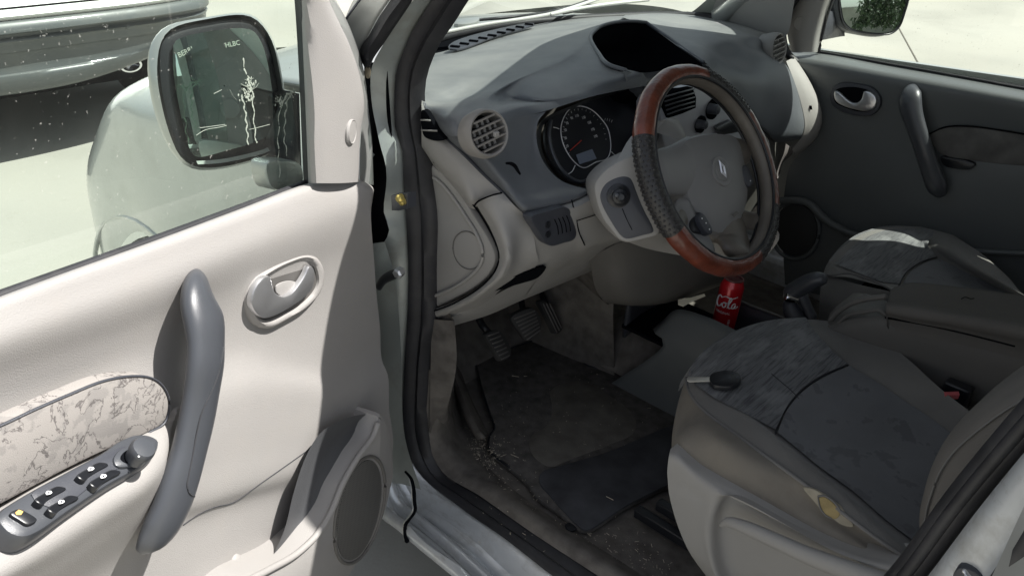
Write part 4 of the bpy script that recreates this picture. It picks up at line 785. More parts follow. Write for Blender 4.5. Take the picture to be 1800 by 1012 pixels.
tube('speed_needle', R('K', .004, (1002, 265), (1022, 247)), [.0006, .0012], REDP, k, segs=6)
kx = P(1041, 262, 'K', 0)-P(1013, 272, 'K', 0); kx /= np.linalg.norm(kx); ky = np.cross(KN, kx)
for s_, x, y in (('10', 997, 257), ('30', 994, 243), ('50', 994, 229), ('70', 997, 217), ('90', 1005, 208), ('110', 1014, 204), ('130', 1026, 207), ('150', 1036, 216), ('170', 1042, 228), ('190', 1047, 240)):
    text('speed_figure', s_, .0078, P(x, y, 'K', .0012), kx, ky, MARK, k, th=.0001)
parts = []
for i in range(21):
    q = crs(R('K', .0015, (1000, 270), (990, 250), (989, 226), (995, 207), (1006, 194), (1022, 191), (1038, 197), (1051, 210), (1062, 226), (1066, 245)), 21)[i]; cN = P(1024, 240, 'K', .0015)
    d_ = (cN-q)/np.linalg.norm(cN-q); parts.append(tubeVF([q, q+d_*(.004 if i % 2 else .0025)], .0004, 4, KN))
V, F = merge(parts); obj('dial_ticks', V, F, MARK, k)
parts = [tubeVF([P(1064+4*i, 208+1.2*i*i*.3, 'K', .0015), P(1063+4*i, 212+1.2*i*i*.3, 'K', .0015)], .0004, 4, KN) for i in range(4)]; V, F = merge(parts); obj('gauge_ticks', V, F, MARK, k)
# open storage bin on the top
BIN = [(1038, 66), (1046, 54), (1060, 45), (1087, 39), (1116, 38), (1136, 40), (1153, 52), (1176, 67), (1203, 87), (1237, 110), (1200, 116), (1165, 122), (1130, 127), (1100, 124), (1072, 115), (1052, 94)]
bz = [1.216, 1.216, 1.216, 1.216, 1.213, 1.208, 1.20, 1.195, 1.19, 1.185, 1.185, 1.19, 1.195, 1.21, 1.216, 1.216]
BO = [P(x, y, 'Z', z) for (x, y), z in zip(BIN, bz)]; bc = sum(BO)/len(BO)
loft('storage_bin', [BO, [bc+(p-bc)*.97+np.array([0, .0, -.04]) for p in BO], [bc+(p-bc)*.85+np.array([0, .02, -.09]) for p in BO], [bc+(p-bc)*.02+np.array([0, .02, -.10]) for p in BO]], DEEP, t, nu=70, nv=4, closed_u=True)
tube('bin_rim', BO[:6][::-1]*0+[BO[i] for i in (5, 4, 3, 2, 1, 0, 15, 14, 13)], .0045, PAD, t, n=60, segs=8)
tube('bin_rim', [BO[i] for i in (5, 6, 7, 8, 9)], .0045, CHAR, t, n=30, segs=8)
# pad to the right of the bin, falling to the passenger side
PR = [R('Z', 1.138, (1100, 26), (1160, 23), (1210, 24), (1262, 31), (1310, 45), (1350, 60)),
      [P(1100, 33, 'Z', 1.21), P(1150, 30, 'Z', 1.18), P(1205, 30, 'Z', 1.165), P(1262, 38, 'Z', 1.16), P(1312, 52, 'Z', 1.16), P(1350, 66, 'X', .60)],
      [P(1118, 37, 'Z', 1.214), P(1160, 46, 'Z', 1.195), P(1212, 48, 'Z', 1.18), P(1268, 56, 'Z', 1.175), P(1318, 66, 'Z', 1.17), P(1356, 80, 'X', .60)],
      [P(1137, 41, 'Z', 1.206), P(1172, 63, 'Z', 1.194), P(1215, 66, 'Z', 1.19), P(1268, 72, 'Z', 1.18), P(1322, 82, 'Y', .36), P(1366, 98, 'X', .57)],
      [P(1172, 66, 'Z', 1.194), P(1204, 88, 'Z', 1.19), P(1235, 92, 'Z', 1.19), P(1280, 98, 'Y', .34), P(1335, 104, 'Y', .31), P(1384, 118, 'X', .585)],
      [P(1204, 88, 'Z', 1.189), P(1236, 111, 'Z', 1.184), P(1262, 118, 'Y', .27), P(1300, 130, 'Y', .265), P(1350, 140, 'Y', .272), P(1398, 148, 'X', .600)],
      [P(1240, 150, 'Y', .27), P(1250, 140, 'Y', .255), P(1280, 160, 'Y', .25), P(1320, 175, 'Y', .245), P(1360, 182, 'Y', .262), P(1408, 184, 'X', .605)],
      [P(1260, 190, 'Y', .265), P(1275, 190, 'Y', .25), P(1300, 200, 'Y', .245), P(1330, 215, 'Y', .24), P(1370, 222, 'Y', .262), P(1414, 220, 'X', .605)],
      [P(1270, 215, 'Y', .27), P(1290, 215, 'Y', .262), P(1312, 220, 'Y', .255), P(1340, 226, 'Y', .25), P(1366, 244, 'Y', .27), P(1410, 238, 'X', .60)],
      [P(1272, 220, 'Y', .29), P(1292, 222, 'Y', .29), P(1314, 226, 'Y', .285), P(1342, 231, 'Y', .28), P(1368, 251, 'Y', .295), P(1408, 244, 'X', .61)]]
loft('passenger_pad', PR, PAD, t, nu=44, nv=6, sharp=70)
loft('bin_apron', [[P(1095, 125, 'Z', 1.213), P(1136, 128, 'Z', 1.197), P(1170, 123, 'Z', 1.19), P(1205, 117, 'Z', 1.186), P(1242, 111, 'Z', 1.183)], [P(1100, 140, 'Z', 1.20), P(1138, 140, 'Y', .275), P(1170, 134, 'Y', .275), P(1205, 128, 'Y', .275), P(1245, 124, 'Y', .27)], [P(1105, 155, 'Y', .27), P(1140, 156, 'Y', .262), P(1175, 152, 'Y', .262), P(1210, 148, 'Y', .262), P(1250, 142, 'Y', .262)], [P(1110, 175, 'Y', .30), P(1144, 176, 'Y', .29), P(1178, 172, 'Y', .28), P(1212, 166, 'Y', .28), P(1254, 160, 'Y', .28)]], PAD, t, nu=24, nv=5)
# windscreen demister slots
for i in range(9):
    f = i/8; x, y = 800+f*130, 82-f*39
    box('demister_slot', P(x, y, 'Z', 1.166), (.022, .010, .004), DEEP, t, ax=orth((0, 0, 1), (1, .55, 0)))
prism('demister_grille', R('Z', 1.1645, (788, 82), (800, 72), (860, 54), (935, 40), (940, 43), (880, 60), (805, 87), (794, 87)), (0, 0, -.004), CHAR, t, n=40, bevel=.001)
# right end of the dash, beige
loft('end_trim', [R('X', .612, (1382, 108), (1398, 148), (1409, 185), (1415, 220), (1410, 240), (1392, 262)), R('X', .635, (1390, 104), (1410, 142), (1424, 180), (1430, 214), (1424, 240), (1396, 272)), R('X', .665, (1396, 104), (1420, 140), (1438, 178), (1444, 208), (1436, 238), (1396, 276)), R('X', .70, (1396, 100), (1421, 138), (1439, 178), (1445, 208), (1437, 240), (1398, 278))], BEIGE, t, nu=30, nv=4)
prism('airbag_label', R('X', .630, (1423, 186), (1427, 186), (1428, 193), (1424, 193)), (0, .001, 0), MARK, t, n=0, bevel=0, smooth=False)
# glovebox zone, dark below the pad
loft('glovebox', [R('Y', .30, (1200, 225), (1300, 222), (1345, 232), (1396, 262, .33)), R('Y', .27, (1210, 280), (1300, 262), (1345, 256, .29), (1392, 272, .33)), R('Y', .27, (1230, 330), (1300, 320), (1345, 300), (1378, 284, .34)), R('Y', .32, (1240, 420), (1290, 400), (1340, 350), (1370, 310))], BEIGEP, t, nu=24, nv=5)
# round vents
def vent(c, ax, r, depth_, tilt, ring, name='air_vent'):
    x, y, z = orth(ax)
    k = lathe(name, c, ax, [(r*1.10, -depth_), (r*1.22, -depth_*.45), (r*1.18, -.004), (r*1.10, 0), (r*1.01, -.002), (r*.97, -.006), (r*.96, -.022), (r*.9, -.03)], ring, DB, segs=48, capf=False, capb=False)
    lathe('vent_back', np.array(c)-z*.028, ax, [(r*.96, 0), (.001, .0)], DEEP, k, segs=32, capf=False, capb=False)
    ct, st_ = math.cos(tilt), math.sin(tilt); X2 = x*ct+y*st_; Y2 = -x*st_+y*ct
    for i in range(5):
        h = (i-2)*r*.36; L = 2*math.sqrt(max((r*.97)**2-h*h, 0))
        box('slat', np.array(c)+Y2*h-z*.005, (L, .0034, .009), ring, k, ax=(X2, Y2*.9+z*.3, z))
    for i in range(-2, 3):
        for j in range(4):
            h = (j-1.5)*r*.36; 
            if abs(i*r*.33)**2+h*h < (r*.85)**2: box('vane', np.array(c)+Y2*h+X2*i*r*.33-z*.016, (.0045, r*.24, .010), ring, k, ax=(X2*.8+z*.5, Y2, z))
    return k
vc = P(861, 234, 'Y', .210)
k = vent(vc, (-.16, -.92, .34), .0335, .040, rad(12), VENTM)
box('vent_tab', P(872, 236, 'Y', .207), (.010, .006, .008), BEIGE, k, b=.001)
vent(P(1371, 86, 'Y', .33), (-.02, -.97, .2), .036, .05, rad(5), BEIGED)
tube('pad_hook', R('Y', .200, (890, 287), (899, 288), (906, 293), (910, 300), (914, 306)), [.002, .003, .0035, .003, .002], DEEP, t, n=16, segs=8)
# beige side trim beside the dials
ST0 = R('X', -.705, (742, 176), (752, 208), (766, 228), (781, 243), (800, 261), (819, 279), (851, 311, 'X', -.695), (881, 339, 'X', -.69))
ST1 = R('X', -.715, (741, 182), (749, 214), (762, 236), (777, 254), (795, 276), (813, 296), (836, 325, 'X', -.705), (846, 349, 'X', -.70))
ST2 = R('X', -.715, (741, 250), (752, 265), (762, 277), (775, 290), (792, 306), (812, 328), (830, 350), (842, 353, 'X', -.70))
ST3 = R('X', -.69, (741, 262), (752, 277), (760, 288), (772, 302), (790, 322), (808, 344), (824, 364), (836, 368, 'X', -.69))
loft('side_trim', [ST0, ST1, ST2, ST3], BEIGED, t, nu=40, nv=5, sharp=60)
k = prism('side_window_vent', R('X', -.722, (741, 194), (748, 196), (758, 212), (768, 230), (780, 245), (772, 248), (756, 246), (744, 238)), (.01, 0, 0), DEEP, t, n=36, bevel=.001)
for a_1, b_1 in (((740, 211), (756, 212)), ((741, 229), (768, 230))): tube('slat', R('X', -.725, a_1, b_1), .0016, BEIGED, k, segs=6)
# lower side: arc beam below the seam
def RX(v_, *p): return R('X', v_, *p)
LB0 = [P(842, 353, 'X', -.70), P(856, 345, 'X', -.70), P(882, 339, 'X', -.69)]
SIDE = [[P(836, 358, 'X', -.700), P(848, 350, 'X', -.712), P(866, 342, 'X', -.705), P(884, 339, 'X', -.69)],
        [P(848, 378, 'X', -.700), P(862, 368, 'X', -.714), P(884, 356, 'X', -.70), P(905, 362, 'Y', .19)],
        [P(862, 402, 'X', -.700), P(876, 390, 'X', -.714), P(900, 380, 'X', -.69), P(922, 378, 'Y', .185)],
        [P(874, 437, 'X', -.700), P(890, 425, 'X', -.714), P(912, 412, 'X', -.68), P(936, 404, 'Y', .175)],
        [P(876, 461, 'X', -.700), P(894, 452, 'X', -.714), P(915, 446, 'X', -.67), P(942, 440, 'Y', .170)],
        [P(863, 486, 'X', -.700), P(884, 480, 'X', -.714), P(905, 478, 'X', -.67), P(944, 466, 'Y', .185)],
        [P(834, 512, 'X', -.700), P(855, 508, 'X', -.712), P(868, 512, 'X', -.67), P(890, 500, 'Y', .25)],
        [P(800, 530, 'X', -.700), P(815, 535, 'X', -.708), P(832, 537, 'X', -.67), P(850, 535, 'Y', .30)],
        [P(764, 543, 'X', -.695), P(765, 552, 'X', -.70), P(772, 560, 'X', -.68), P(790, 558, 'Y', .35)]]
loft('lower_side_beam', SIDE, BEIGED, t, nu=18, nv=6, sharp=60)
# fuse box cover
cov = [(758, 290), (765, 296), (778, 306), (796, 326), (815, 352), (836, 385), (855, 415), (868, 442), (870, 460), (858, 484), (832, 507), (800, 525), (764, 541), (755, 541), (752, 400)]
k = prism('fuse_cover', R('X', -.694, *cov), (.015, 0, 0), BEIGED, t, n=80, bevel=.007)
tube('cover_step', R('X', -.697, (762, 312), (778, 325), (798, 350), (818, 380), (838, 412), (848, 440), (846, 462), (826, 486), (796, 506), (764, 520)), .0035, BEIGED, k, n=50, segs=8)
tube('cover_circle', R('X', -.6955, *[(822+26*math.cos(a), 440+33*math.sin(a)+5*math.cos(a)) for a in np.linspace(0, 2*PI, 18, endpoint=False)]), .0009, BEIGEP, k, n=50, closed=True, segs=6)
tube('trim_gap', R('X', -.716, (834, 362), (838, 356), (848, 350), (866, 343), (882, 339)), .0016, DEEP, t, n=20, segs=6)
tube('trim_gap', R('X', -.702, (762, 284), (775, 296), (792, 314), (812, 338), (835, 364), (852, 390), (868, 420), (877, 445), (874, 468), (860, 490), (832, 514), (800, 532), (764, 546)), .0018, DEEP, t, n=50, segs=6)
# lower fascia under the dials with the blank switch plate
LOW = [[P(915, 370, 'Y', .19), P(950, 366, 'Y', .185), P(990, 355, 'Y', .18), P(1008, 350, 'Y', .175), P(1044, 333, 'Y', .17), P(1070, 322, 'Y', .17)],
       [P(925, 385, 'Y', .175), P(955, 378, 'Y', .165), P(992, 366, 'Y', .155), P(1010, 362, 'Y', .15), P(1044, 348, 'Y', .145), P(1070, 340, 'Y', .145)],
       [P(938, 412, 'Y', .17), P(965, 420, 'Y', .165), P(1000, 405, 'Y', .155), P(1016, 395, 'Y', .15), P(1046, 378, 'Y', .145), P(1075, 370, 'Y', .145)],
       [P(942, 440, 'Y', .175), P(970, 442, 'Y', .17), P(1010, 428, 'Y', .16), P(1028, 431, 'Y', .155), P(1055, 422, 'Y', .15), P(1090, 415, 'Y', .15)],
       [P(943, 466, 'Y', .19), P(970, 466, 'Y', .19), P(1010, 450, 'Y', .19), P(1030, 443, 'Y', .185), P(1060, 428, 'Y', .18), P(1095, 420, 'Y', .18)],
       [P(945, 488, 'Y', .25), P(965, 484, 'Y', .25), P(1005, 466, 'Y', .25), P(1035, 455, 'Y', .24), P(1070, 438, 'Y', .23), P(1100, 432, 'Y', .22)],
       [P(925, 520, 'Y', .30), P(960, 504, 'Y', .30), P(1000, 485, 'Y', .30), P(1040, 470, 'Y', .29), P(1080, 455, 'Y', .27), P(1110, 450, 'Y', .25)]]
loft('lower_fascia', LOW, BEIGED, t, nu=44, nv=6, sharp=60)
loft('fascia_underside', [[P(772, 548, 'X', -.69), P(850, 528, 'Y', .30), P(900, 503, 'Y', .27), P(945, 487, 'Y', .25), P(1035, 452, 'Y', .24)], [P(795, 562, 'X', -.66), P(855, 545, 'Y', .33), P(910, 524, 'Y', .31), P(962, 502, 'Y', .30), P(1045, 467, 'Y', .29)], [P(798, 572, 'X', -.64), P(860, 553, 'Y', .36), P(912, 530, 'Y', .34), P(965, 508, 'Y', .34), P(1050, 472, 'Y', .33)]], BEIGED, t, nu=40, nv=4)
prism('storage_slot', [P(862, 513, 'X', -.678), P(878, 498, 'X', -.675), P(895, 489, 'Y', .21), P(925, 479, 'Y', .192), P(952, 470, 'Y', .182), P(960, 468, 'Y', .18), P(954, 480, 'Y', .195), P(944, 489, 'Y', .205), P(920, 497, 'Y', .23), P(890, 505, 'Y', .25)], (0, .02, 0), DEEP, t, n=40, bevel=0)
k = prism('blank_switch_plate', R('Y', .150, (934, 382), (962, 372), (994, 364), (1003, 370), (1008, 388), (1014, 412), (1010, 421), (990, 428), (970, 433), (961, 428), (948, 408)), (0, .02, 0), CHAR, t, n=60, bevel=.002)
for i in range(4): tube('blank_outline', R('Y', .149, (975+i*7, 386-i*2.2), (980+i*7, 398-i*2), (982+i*7, 412-i*2)), .0008, DEEP, k, n=8, segs=5)
for yy in (395, 412): lathe('headlamp_thumbwheel', P(963, yy, 'Y', .149), (0, -1, 0), [(.006, -.002), (.006, .002)], BLACK, k, segs=14)
tube('fascia_seam', R('Y', .150, (1005, 352), (1010, 372), (1014, 390), (1018, 408), (1028, 431)), .0012, DEEP, t, n=20, segs=6)
tube('fascia_seam', R('Y', .1425, (1014, 388), (1030, 383), (1046, 378), (1060, 374)), .0010, DEEP, t, n=14, segs=6)
# centre stack seen through the wheel
k = prism('centre_stack', R('Y', .22, (1160, 190), (1180, 160), (1222, 150), (1240, 140), (1300, 200), (1320, 260), (1270, 320), (1200, 320)), (0, .06, 0), CONS, t, n=40, bevel=.008)
cv = prism('centre_vent', R('Y', .212, (1166, 168), (1192, 158), (1218, 154), (1224, 172), (1223, 190), (1200, 200), (1176, 208), (1168, 190)), (0, .03, 0), DEEP, k, n=0, bevel=.001)
for i in range(5): tube('slat', R('Y', .209, (1167+i*1.5, 171+i*7.6), (1195, 163+i*7.6), (1221, 156+i*7.6)), .0017, PANELG, cv, segs=6)
for x, y, r_ in ((1233, 219, 15), (1254, 192, 18)):
    kk = lathe('control_dial', P(x, y, 'Y', .214), (0, -1, .1), [(r_*.0013, -.006), (r_*.0013, .001), (r_*.0011, .002)], DEEP, k, segs=30)
    lathe('dial_knob', P(x, y, 'Y', .205), (0, -1, .1), [(r_*.0007, -.01), (r_*.0006, .012), (r_*.0004, .014)], CHAR, kk, segs=24)
tube('stack_trim_line', R('Y', .212, (1179, 209), (1186, 225), (1195, 244)), .0014, MARK, k, n=8, segs=6)
prism('radio_edge', R('Y', .205, (1260, 225), (1285, 212), (1300, 232), (1268, 238)), (0, .01, 0), BLACK, k, n=0, bevel=.001)
# knee panel and the fairing down to the floor console
loft('knee_panel', [[P(1035, 455, 'Y', .25), P(1080, 430, 'Y', .20), P(1130, 415, 'Y', .18), P(1200, 380, 'Y', .17), P(1280, 330, 'Y', .18)],
     [P(1040, 475, 'Y', .26), P(1085, 460, 'Y', .20), P(1140, 445, 'Y', .17), P(1210, 430, 'Y', .16), P(1290, 400, 'Y', .18)],
     [P(1046, 505, 'Y', .27), P(1090, 500, 'Y', .20), P(1150, 490, 'Y', .17), P(1220, 480, 'Y', .16), P(1300, 450, 'Y', .19)],
     [P(1060, 528, 'Y', .27), P(1100, 530, 'Y', .21), P(1160, 527, 'Y', .18), P(1220, 512, 'Y', .18), P(1290, 488, 'Y', .22)],
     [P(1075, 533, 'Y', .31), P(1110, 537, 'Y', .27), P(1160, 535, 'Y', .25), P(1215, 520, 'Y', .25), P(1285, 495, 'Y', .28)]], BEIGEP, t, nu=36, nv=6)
loft('footwell_side', [[P(1040, 470, 'Y', .33), P(1060, 530, 'Y', .33), P(1150, 540, 'Y', .30)], [(-.20, .60, .75), (-.18, .50, .65), (-.14, .32, .66)], [(-.17, .66, .365), (-.16, .50, .365), (-.13, .30, .365)]], CARP, t, nu=10, nv=5)

# ================================================================== steering column and wheel
SCN = thing('steering_column', 'beige steering column shroud with round black stalk socket', 'steering column', (-.37, .15, 1.0)); t = SCN
sh = [(1044, 329), (1047, 318), (1060, 302), (1080, 287), (1100, 277), (1118, 271), (1140, 290), (1152, 350), (1162, 400), (1158, 413), (1131, 422), (1102, 427), (1088, 421), (1074, 405), (1060, 386), (1048, 355)]
newplane('Q', P(1044, 335, 'Y', .10), P(1110, 272, 'Y', .07), P(1105, 427, 'Y', .035)); QN = PL['Q'][0]
k = prism('shroud_end', R('Q', 0, *sh), -QN*.10, BEIGED, t, n=80, bevel=.008)
pl_ = prism('stalk_plate', R('Q', .0015, (1055, 342), (1064, 324), (1080, 314), (1097, 310), (1108, 313), (1114, 323), (1119, 337), (1131, 366), (1148, 400), (1149, 408), (1130, 414), (1102, 420), (1092, 415), (1072, 386), (1058, 359)), -QN*.006, CHAR, k, n=70, bevel=.0025)
lathe('stalk_socket', P(1087, 344, 'Q', .001), QN, [(.0205, 0), (.0205, .004), (.017, .005), (.013, .009), (.0125, .014), (.008, .016), (.0075, .026), (.005, .028)], BLACK, pl_, segs=40)
lathe('stalk_tip', P(1084, 343, 'Q', .029), QN, [(.004, 0), (.0035, .003), (.002, .004)], PANELG, pl_, segs=18)
tube('plate_seam', R('Q', .003, (1094, 367), (1101, 384), (1111, 404)), .0006, DEEP, pl_, n=10, segs=5)
loft('shroud_top', [R('Q', -.005, (1080, 288), (1100, 278), (1119, 272)), [(-.43, .12, 1.155), (-.37, .11, 1.165), (-.31, .12, 1.155)], [(-.31, .05, 1.11), (-.29, .06, 1.09), (-.28, .08, 1.06)]], BEIGED, t, nu=12, nv=6)
tube('column_core', [sw(0, 0, -.07), sw(0, 0, -.20)], [.055, .07], BEIGED, t, segs=24, flat=1)
prism('shroud_far_end', [P(1330, 455, 'X', -.25), P(1368, 405, 'X', -.25), P(1371, 418, 'X', -.25), P(1352, 445, 'X', -.25), P(1335, 462, 'X', -.25)], (0, .03, -.01), BEIGE, t, n=20, bevel=.003)
loft('shroud_under', [[P(1100, 424, 'Q', -.01), P(1130, 420, 'Q', -.01), P(1160, 410, 'Q', -.01)], [P(1150, 440, 'Y', .05), P(1180, 435, 'Y', .03), P(1200, 420, 'Y', .02)], [P(1310, 468, 'X', -.26), P(1340, 452, 'X', -.255), P(1366, 420, 'X', -.25)]], BEIGED, t, nu=12, nv=8)

SW = thing('steering_wheel', 'steering wheel in a brown and studded black cover', 'steering wheel', sw(0, 0, 0)); t = SW
RM = .179
def spx(x, y, c=0):
    p = P(x, y, 'S', c)-WC; return p@WR, p@WU
def ang(x, y): a, b = spx(x, y); return math.atan2(b, a)
def rimarc(a0, a1, n): return [sw(RM*math.cos(a), RM*math.sin(a), 0) for a in np.linspace(a0, a1, n)]
# rim tube: minor angle 0 = outward, PI = inward
def rimVF(a0, a1, r, m0, m1, n, segs, closed=False, bulge=None):
    V, F = [], []
    for i in range(n):
        a = a0+(a1-a0)*(i/n if closed else i/(n-1)); o = np.array([math.cos(a), math.sin(a)])
        for j in range(segs+1):
            m = m0+(m1-m0)*j/segs; rr = r*(1+(bulge(i/(n-1), m) if bulge else 0)); V.append(sw(o[0]*(RM+rr*math.cos(m)), o[1]*(RM+rr*math.cos(m)), rr*math.sin(m)))
    for i in range(n if closed else n-1):
        for j in range(segs): F.append((i*(segs+1)+j, i*(segs+1)+j+1, ((i+1) % n)*(segs+1)+j+1, ((i+1) % n)*(segs+1)+j))
    return V, F
V, F = rimVF(0, 2*PI, .0165, 0, 2*PI, 120, 20, True); obj('rim', V, F, OLIVE, t, sharp=0)
A1, A2, A3, A4, A5, A6 = ang(1225, 118), ang(1119, 238), ang(1182, 410), ang(1330, 462), ang(1366, 372), ang(1310, 190)
def un(a, ref):
    while a < ref: a += 2*PI
    return a
A2 = un(A2, A1); A3 = un(A3, A2); A4 = un(A4, A3); A5 = un(A5, A4); A6 = un(A6, A5); A7 = un(A1, A6)
ML = rad(118)
def cover(a0, a1, m_, nm='cover_panel', r=.0195, studs=False):
    n = int((a1-a0)*30)+4; ph = random.uniform(0, 6)
    V, F = rimVF(a0, a1, r, -ML, ML, n, 20, bulge=(lambda f, m: .0+.018*math.sin(f*23+ph+m)+.012*math.sin(f*51+3*m)) if not studs else None); o = obj(nm, V, F, m_, t, sharp=0)
    if studs:
        parts = []; na = int((a1-a0)*RM/.0078)
        for i in range(na):
            for j in range(9):
                m = -ML*.9+1.8*ML*(j+.5*(i % 2))/9
                a = a0+(a1-a0)*(i+.5)/na; og = math.cos(a)*WR+math.sin(a)*WU; nn = og*math.cos(m)+WN*math.sin(m)
                c = WC+og*RM+nn*r; x, y, z = orth(nn, WN*.3+WU)
                V2 = []
                for (rr, h) in ((.0024, -.0005), (.0022, .0009), (.0012, .0019)):
                    V2 += [c+x*rr*math.cos(q)+y*rr*math.sin(q)+z*h for q in np.linspace(0, 2*PI, 6, endpoint=False)]
                F2 = [(s*6+k_, s*6+(k_+1) % 6, s*6+6+(k_+1) % 6, s*6+6+k_) for s in range(2) for k_ in range(6)]+[tuple(range(12, 18))]
                parts.append((V2, F2))
        V, F = merge(parts); obj('rubber_studs', V, F, STUD, o, kind='stuff', sharp=0)
    return o
cover(A1-.05, A2, BROWN); cover(A2, A3, STUD, studs=True); cover(A3, A4, BROWN); cover(A4, A5, STUD, studs=True); cover(A5, A6, BROWN); cover(A6, A7-.05, STUD, studs=True)
for sgn in (-1, 1):
    tube('cover_seam', [sw((RM+.0192*math.cos(ML))*math.cos(a), (RM+.0192*math.cos(ML))*math.sin(a), sgn*.0192*math.sin(ML)) for a in np.linspace(0, 2*PI, 100, endpoint=False)], .0028, BLACK, t, closed=True, segs=8)
# hub
def S(c, *p): return [P(x, y, 'S', c) for x, y in p]
hb = [(1204, 248), (1222, 238), (1248, 233), (1275, 233), (1294, 238), (1304, 252), (1311, 280), (1317, 318), (1317, 350), (1309, 378), (1298, 398), (1280, 409), (1258, 409), (1240, 398), (1226, 374), (1212, 346), (1202, 310), (1199, 275)]
hub = prism('airbag_hub', S(-.008, *hb), -WN*.045, HUB, t, n=80, bevel=.010, dome=.012)
lathe('emblem_recess', P(1269, 301, 'S', .005), WN, [(.0285, -.010), (.0285, .001), (.027, .0018), (.0195, .0008), (.0188, .0022), (.018, .0012), (.003, .0025)], HUB, hub, segs=48)
# emblem: an open lozenge
def loz(s, h): return [sw(*(np.array(spx(1270, 297, .007))+np.array(q)*s), .007+h) for q in ((0, .0145), (.0078, 0), (0, -.0145), (-.0078, 0))]
ang_e = rad(12)
def lozr(s, h):
    c0 = np.array(spx(1270, 297, .008)); o_ = []
    for q in ((.002, .0145), (.0080, .002), (-.001, -.0145), (-.0080, -.003)):
        q = np.array(q)*s; o_.append(sw(c0[0]+q[0]*math.cos(ang_e)-q[1]*math.sin(ang_e), c0[1]+q[0]*math.sin(ang_e)+q[1]*math.cos(ang_e), .008+h))
    return o_
a_o, b_o = lozr(1.25, .0), lozr(.5, .0); V = a_o+b_o+[p+WN*.0022 for p in lozr(.9, .0)]; F = []
for i in range(4):
    j = (i+1) % 4; F += [(i, j, 8+j, 8+i), (8+i, 8+j, 4+j, 4+i)]
obj('diamond_emblem', V, F, BADGE, hub, smooth=False)
# spokes
def spoke(pts, ws, c=-.02, flat=.35, m_=OLIVE, nm='spoke'):
    path = [P(x, y, 'S', c_) for x, y, c_ in pts]; return tube(nm, path, ws, m_, t, n=14, upv=WN, flat=flat, segs=16)
spoke([(1225, 290, -.022), (1190, 300, -.018), (1155, 305, -.006)], [.055, .046, .040], m_=HUB)
spoke([(1290, 270, -.022), (1325, 262, -.018), (1348, 262, -.004)], [.036, .022, .026])
spoke([(1225, 350, -.028), (1205, 372, -.020), (1190, 395, -.004)], [.030, .018, .022], m_=SATIND if False else OLIVE)
spoke([(1270, 392, -.028), (1285, 420, -.022), (1300, 448, -.004)], [.062, .050, .046])
spoke([(1300, 385, -.030), (1330, 390, -.02), (1350, 395, -.004)], [.022, .018, .022])
# lower spoke cradle
loft('lower_spoke', [S(-.012, (1208, 352), (1216, 372), (1226, 392), (1240, 408)), S(-.016, (1190, 350), (1200, 385), (1222, 418), (1252, 440)), S(-.004, (1180, 372), (1192, 402), (1216, 430), (1248, 454))], HUB, t, nu=16, nv=5, thick=.006)
bp = [(1232, 374), (1238, 376), (1246, 388), (1253, 402), (1252, 411), (1244, 410), (1234, 396), (1229, 384)]
prism('button_housing', S(-.006, (1214, 394), (1220, 380), (1231, 372), (1240, 380), (1246, 400), (1246, 411), (1228, 410), (1216, 406)), -WN*.02, BLACK, t, n=30, bevel=.004)
bt = prism('speed_buttons', S(.004, *bp), -WN*.02, CHAR, t, n=30, bevel=.003)
for x, y in ((1234, 384), (1241, 392), (1247, 403)): lathe('button_mark', P(x, y, 'S', .0045), WN, [(.0014, 0), (.0014, .0004)], MARK, bt, segs=8)
bt = prism('speed_buttons', S(-.002, (1308, 292), (1313, 290), (1320, 302), (1325, 318), (1321, 328), (1314, 324), (1309, 310)), -WN*.02, CHAR, t, n=30, bevel=.003)
lathe('button_mark', P(1319, 318, 'S', -.0012), WN, [(.0014, 0), (.0014, .0004)], MARK, bt, segs=8)
prism('airbag_mark', S(.0035, (1288, 378), (1296, 371), (1299, 374), (1291, 382)), -WN*.001, mat('faint_moulded_mark', (.10, .092, .085), .5), hub, n=0, bevel=0, smooth=False)

# ================================================================== pedals
def pedal(label, pad, plane_y, arm, nm, ribs, ends, cat='pedal'):
    c = sum(R('Y', plane_y, *pad))/len(pad); t_ = thing(nm, label, cat, c+np.array([0, .05, -.02]))
    newplane('T', P(*pad[0], 'Y', plane_y), P(*pad[1], 'Y', plane_y), P(*pad[len(pad)//2+1], 'Y', plane_y-.03)); n_ = PL['T'][0]
    p_ = prism('rubber_pad', R('T', 0, *pad), -n_*.014, PEDR, t_, n=40, bevel=.003)
    for i in range(ribs):
        f = i/(ribs-1); a = [ends[0][0]+(ends[2][0]-ends[0][0])*f, ends[0][1]+(ends[2][1]-ends[0][1])*f]; b = [ends[1][0]+(ends[3][0]-ends[1][0])*f, ends[1][1]+(ends[3][1]-ends[1][1])*f]
        tube('pad_rib', [P(*a, 'T', .001), P(*b, 'T', .001)], .0017, PEDL, p_, segs=6)
    tube('pedal_arm', [P(*arm[0], 'Y', plane_y+.02), P(*arm[1], 'Y', plane_y+.04), P(*arm[2], 'Y', plane_y+.08)], .009, BLACK, t_, n=8)
PEDR = mat('pedal_rubber', (.03, .03, .03), .6, dust=.3, dcol=(.10, .09, .08)); PEDL = mat('worn_pedal_rib', (.14, .13, .125), .5)
pedal('leftmost pedal, the ribbed clutch pad over the mat corner', [(855, 588), (876, 580), (889, 592), (897, 608), (899, 622), (895, 628), (881, 634), (872, 620)], .45, [(872, 596), (850, 575), (838, 552)], 'clutch_pedal', 7, [(858, 590), (877, 583), (881, 631), (896, 624)])
pedal('middle pedal, the wide ribbed brake pad', [(899, 561), (903, 554), (935, 542), (945, 548), (951, 560), (951, 580), (944, 588), (926, 599), (914, 585)], .46, [(922, 560), (918, 540), (914, 510)], 'brake_pedal', 7, [(904, 560), (940, 546), (926, 597), (950, 580)])
